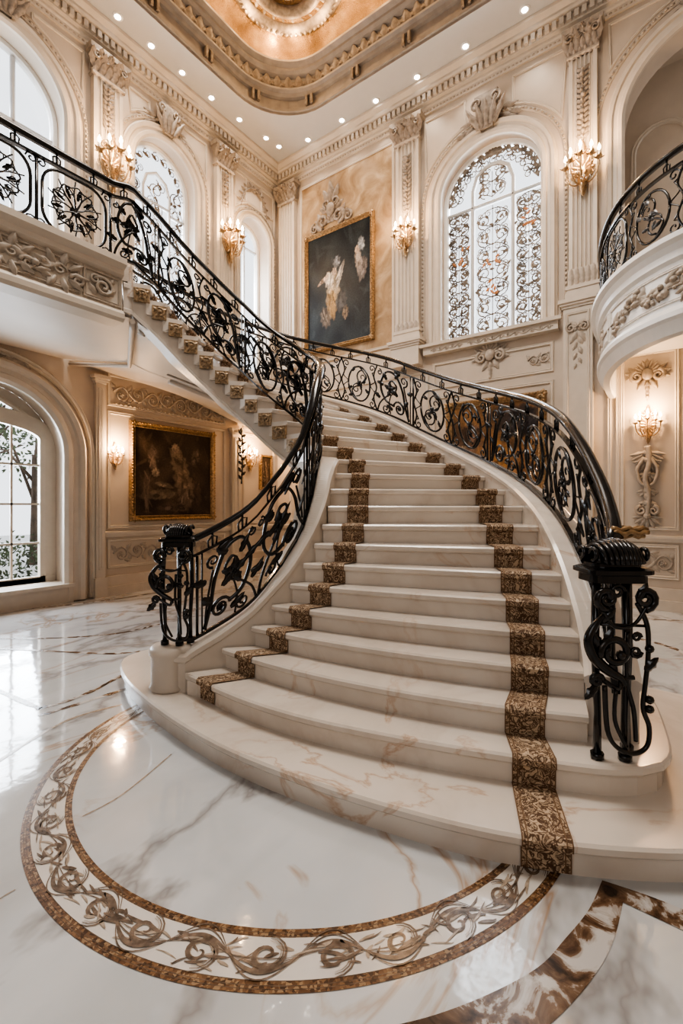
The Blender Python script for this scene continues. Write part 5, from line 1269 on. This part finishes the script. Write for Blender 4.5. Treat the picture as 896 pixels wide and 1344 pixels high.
pixline([(-60, 1040), (20, 985), (90, 945), (160, 925)], .03, 'scroll2', 'trim_29'); pixline([(836, 838), (868, 846), (900, 858), (940, 880)], .07, 'brown', 'trim_30'); pixline([(850, 944), (896, 934), (950, 925)], .06, 'brown', 'trim_31'); pixline([(836, 812), (900, 815)], .06, 'brown', 'trim_32')
pixline([(108, 1072), (150, 1050), (185, 1024), (225, 990)], .010, 'scroll2', 'trim_33'); pixline([(-30, 1205), (0, 1180), (20, 1168)], .008, 'scroll2', 'trim_34')

# ================================================================== DOWNLIGHTS
dl0 = None
LBL = ['over the first gallery window', 'over the pilaster between the gallery windows', 'over the near side of the scrolled gallery window', 'over the far side of the scrolled gallery window', 'over the pilaster by the narrow window', 'over the narrow deep window', 'nearest the wall corner', 'over the near edge of the ochre panel', 'over the middle of the large painting', 'over the far edge of the ochre panel', 'over the sconce pilaster beside the arched window', 'over the keystone of the arched window', 'over the pedestal pilaster beside the balcony']
DLP = [(-7.87, 4.33), (-7.87, 4.96), (-7.87, 5.62), (-7.87, 6.32), (-7.82, 7.03), (-7.72, 7.74), (-7.66, 8.1), (-6.98, 8.34), (-6.03, 8.35), (-5.17, 8.36), (-4.23, 8.37), (-3.23, 8.33), (-2.18, 8.30)]
for i, (x, y) in enumerate(DLP):
    lab = 'small round recessed ceiling downlight '+LBL[i]
    if dl0 is None:
        dl0 = thing('ceiling_downlight', lab, 'downlight', (x, y, ZC-.001), 0, 'recessed ceiling downlights')
        mb = MB(); mb.lathe([(.085, 0), (.085, -.008), (.075, -.014), (.055, -.012), (.049, -.004)], (0, 0, 0), 20); mb.build('rim', 'white', dl0)
        mb = MB(); mb.lathe([(.05, -.010), (.03, -.012), (.001, -.013)], (0, 0, 0), 20); mb.build('lens', 'down', dl0)
    else: dup(dl0, (x, y, ZC-.001), 0, lab)
for i, (x, y) in enumerate(DLP):
    l = bpy.data.lights.new('downlight_beam', 'SPOT'); l.energy = 70; l.color = (1, .90, .78); l.spot_size = 1.5; l.spot_blend = .6; l.shadow_soft_size = .05
    o = bpy.data.objects.new('downlight_beam', l); col.objects.link(o); o.location = (x, y, ZC-.05)

# ================================================================== OUTSIDE THE FRENCH WINDOW
mb = MB(); mb.add([(-30, -14, -.02), (XL-.6, -14, -.02), (XL-.6, 24, -.02), (-30, 24, -.02)], [(0, 1, 2, 3)]); o = mb.build('terrace_ground', 'patio'); o['kind'] = 'structure'
def leafcloud(mb, blobs, n, s, rnd):
    for _ in range(n):
        cx, cy, cz, r = rnd.choice(blobs); d = Vector((rnd.gauss(0, 1), rnd.gauss(0, 1), rnd.gauss(0, 1))).normalized()*r*rnd.uniform(.4, 1)**.5
        p = Vector((cx, cy, cz))+d; a = Vector((rnd.gauss(0, 1), rnd.gauss(0, 1), rnd.gauss(0, 1))).normalized(); b = a.orthogonal().normalized()
        mb.add([p-a*s, p+b*s*.5, p+a*s, p-b*s*.5], [(0, 1, 2, 3)])
def tree(label, x, y, h, seed):
    rnd = random.Random(seed); t = thing('garden_tree', label, 'tree', (x, y, -.02), 0, 'garden trees outside the French window')
    mb = MB(); top = Vector((x, y, h*.6)); mb.tube([(x, y, -.02), (x+.05, y, h*.3), tuple(top)], [.12, .09, .05], 7); bl = []
    for i in range(8):
        a = rnd.uniform(0, 6.3); q = Vector((x+math.cos(a)*h*.25, y+math.sin(a)*h*.25, h*rnd.uniform(.5, .95))); mb.tube([(x+.03, y, h*rnd.uniform(.3, .55)), tuple((q+top)/2), tuple(q)], [.05, .03, .012], 5); bl.append((*q, h*.18))
    mb.build('trunk', 'bark', t, True); ml = MB(); leafcloud(ml, bl, 650, .07, rnd); ml.build('foliage', 'leafm', t, True)
tree('airy garden tree nearest the French window glass', -12.6, 3.6, 4.2, 1); tree('airy garden tree standing further along the terrace', -14.5, 5.6, 5.0, 2); tree('airy garden tree near the edge of the French window view', -16.6, 2.0, 4.4, 3)
mb = MB(); rnd = random.Random(6); leafcloud(mb, [(-12.0, 1+.25*i, .35+.25*(j % 2), .45) for i in range(34) for j in range(3)], 2600, .06, rnd); o = mb.build('hedge', 'leafm'); tag(o, 'low dark clipped hedge beyond the terrace outside the French window', 'hedge'); o['kind'] = 'thing'

# ================================================================== LIGHT
def area(name, loc, tgt, sx, sy, e, c):
    l = bpy.data.lights.new(name, 'AREA'); l.shape = 'RECTANGLE'; l.size = sx; l.size_y = sy; l.energy = e; l.color = c
    o = bpy.data.objects.new(name, l); col.objects.link(o); o.location = loc
    o.rotation_euler = (Vector(tgt)-Vector(loc)).to_track_quat('-Z', 'Z').to_euler()
cool = (.86, .93, 1)
area('daylight_window_1', (XL-.75, 2.78, 6.9), (0, 2.78, 5.6), 2.4, 4.6, 420, cool)
area('daylight_window_2', (XL-.75, 5.56, 6.9), (0, 5.56, 5.6), 1.9, 4.6, 360, cool)
area('daylight_window_3', (XL-.75, 7.95, 6.7), (0, 7.95, 5.6), 1.3, 4.0, 260, cool)
area('daylight_window_4', (-2.95, YB+.75, 6.7), (-2.95, 0, 5.0), 2.4, 4.4, 480, cool)
area('overhead_fill', (-2.6, 3.2, 9.9), (-2.6, 3.2, 0), 3.0, 2.4, 640, (1, .93, .85))  # added soft fill at ceiling level to brighten the treads; no fitting hangs here
area('daylight_french_window', (XL-1.5, 2.6, 2.2), (-3, 2.4, .0), 2.2, 2.6, 420, cool)
area('front_fill', (-.5, YF+.3, 4.6), (-2.2, 5, 2.0), 3.0, 4.0, 160, (.92, .96, 1))  # added weak frontal fill behind the camera; the front wall has no window
for x, y in ([(HX0+.5, v) for v in np.arange(3.4, 7.2, .62)]+[(v, HY1-.5) for v in np.arange(-6.5, -2.4, .62)]):
    l = bpy.data.lights.new('cove_light', 'POINT'); l.energy = 15; l.color = (1, .66, .36); l.shadow_soft_size = .04
    o = bpy.data.objects.new('cove_light', l); col.objects.link(o); o.location = (x, y, 11.26)
w = bpy.data.worlds.new('overcast'); sc.world = w; w.use_nodes = True
bg = w.node_tree.nodes['Background']; bg.inputs['Color'].default_value = (.93, .96, 1, 1); bg.inputs['Strength'].default_value = 2.6
# ================================================================== CAMERA
cam = bpy.data.cameras.new('camera'); co = bpy.data.objects.new('camera', cam); col.objects.link(co)
co.location = (0, 0, EYE); co.rotation_euler = (PI/2, 0, TH)
cam.sensor_fit = 'HORIZONTAL'; cam.sensor_width = 36; cam.lens = 36*FPX/896; cam.shift_y = (HOR-672)/1344*1.0*1344/896*1.0
cam.clip_start = .05; sc.camera = co
sc.view_settings.view_transform = 'AgX'; sc.view_settings.look = 'AgX - High Contrast'; sc.view_settings.exposure = -.68
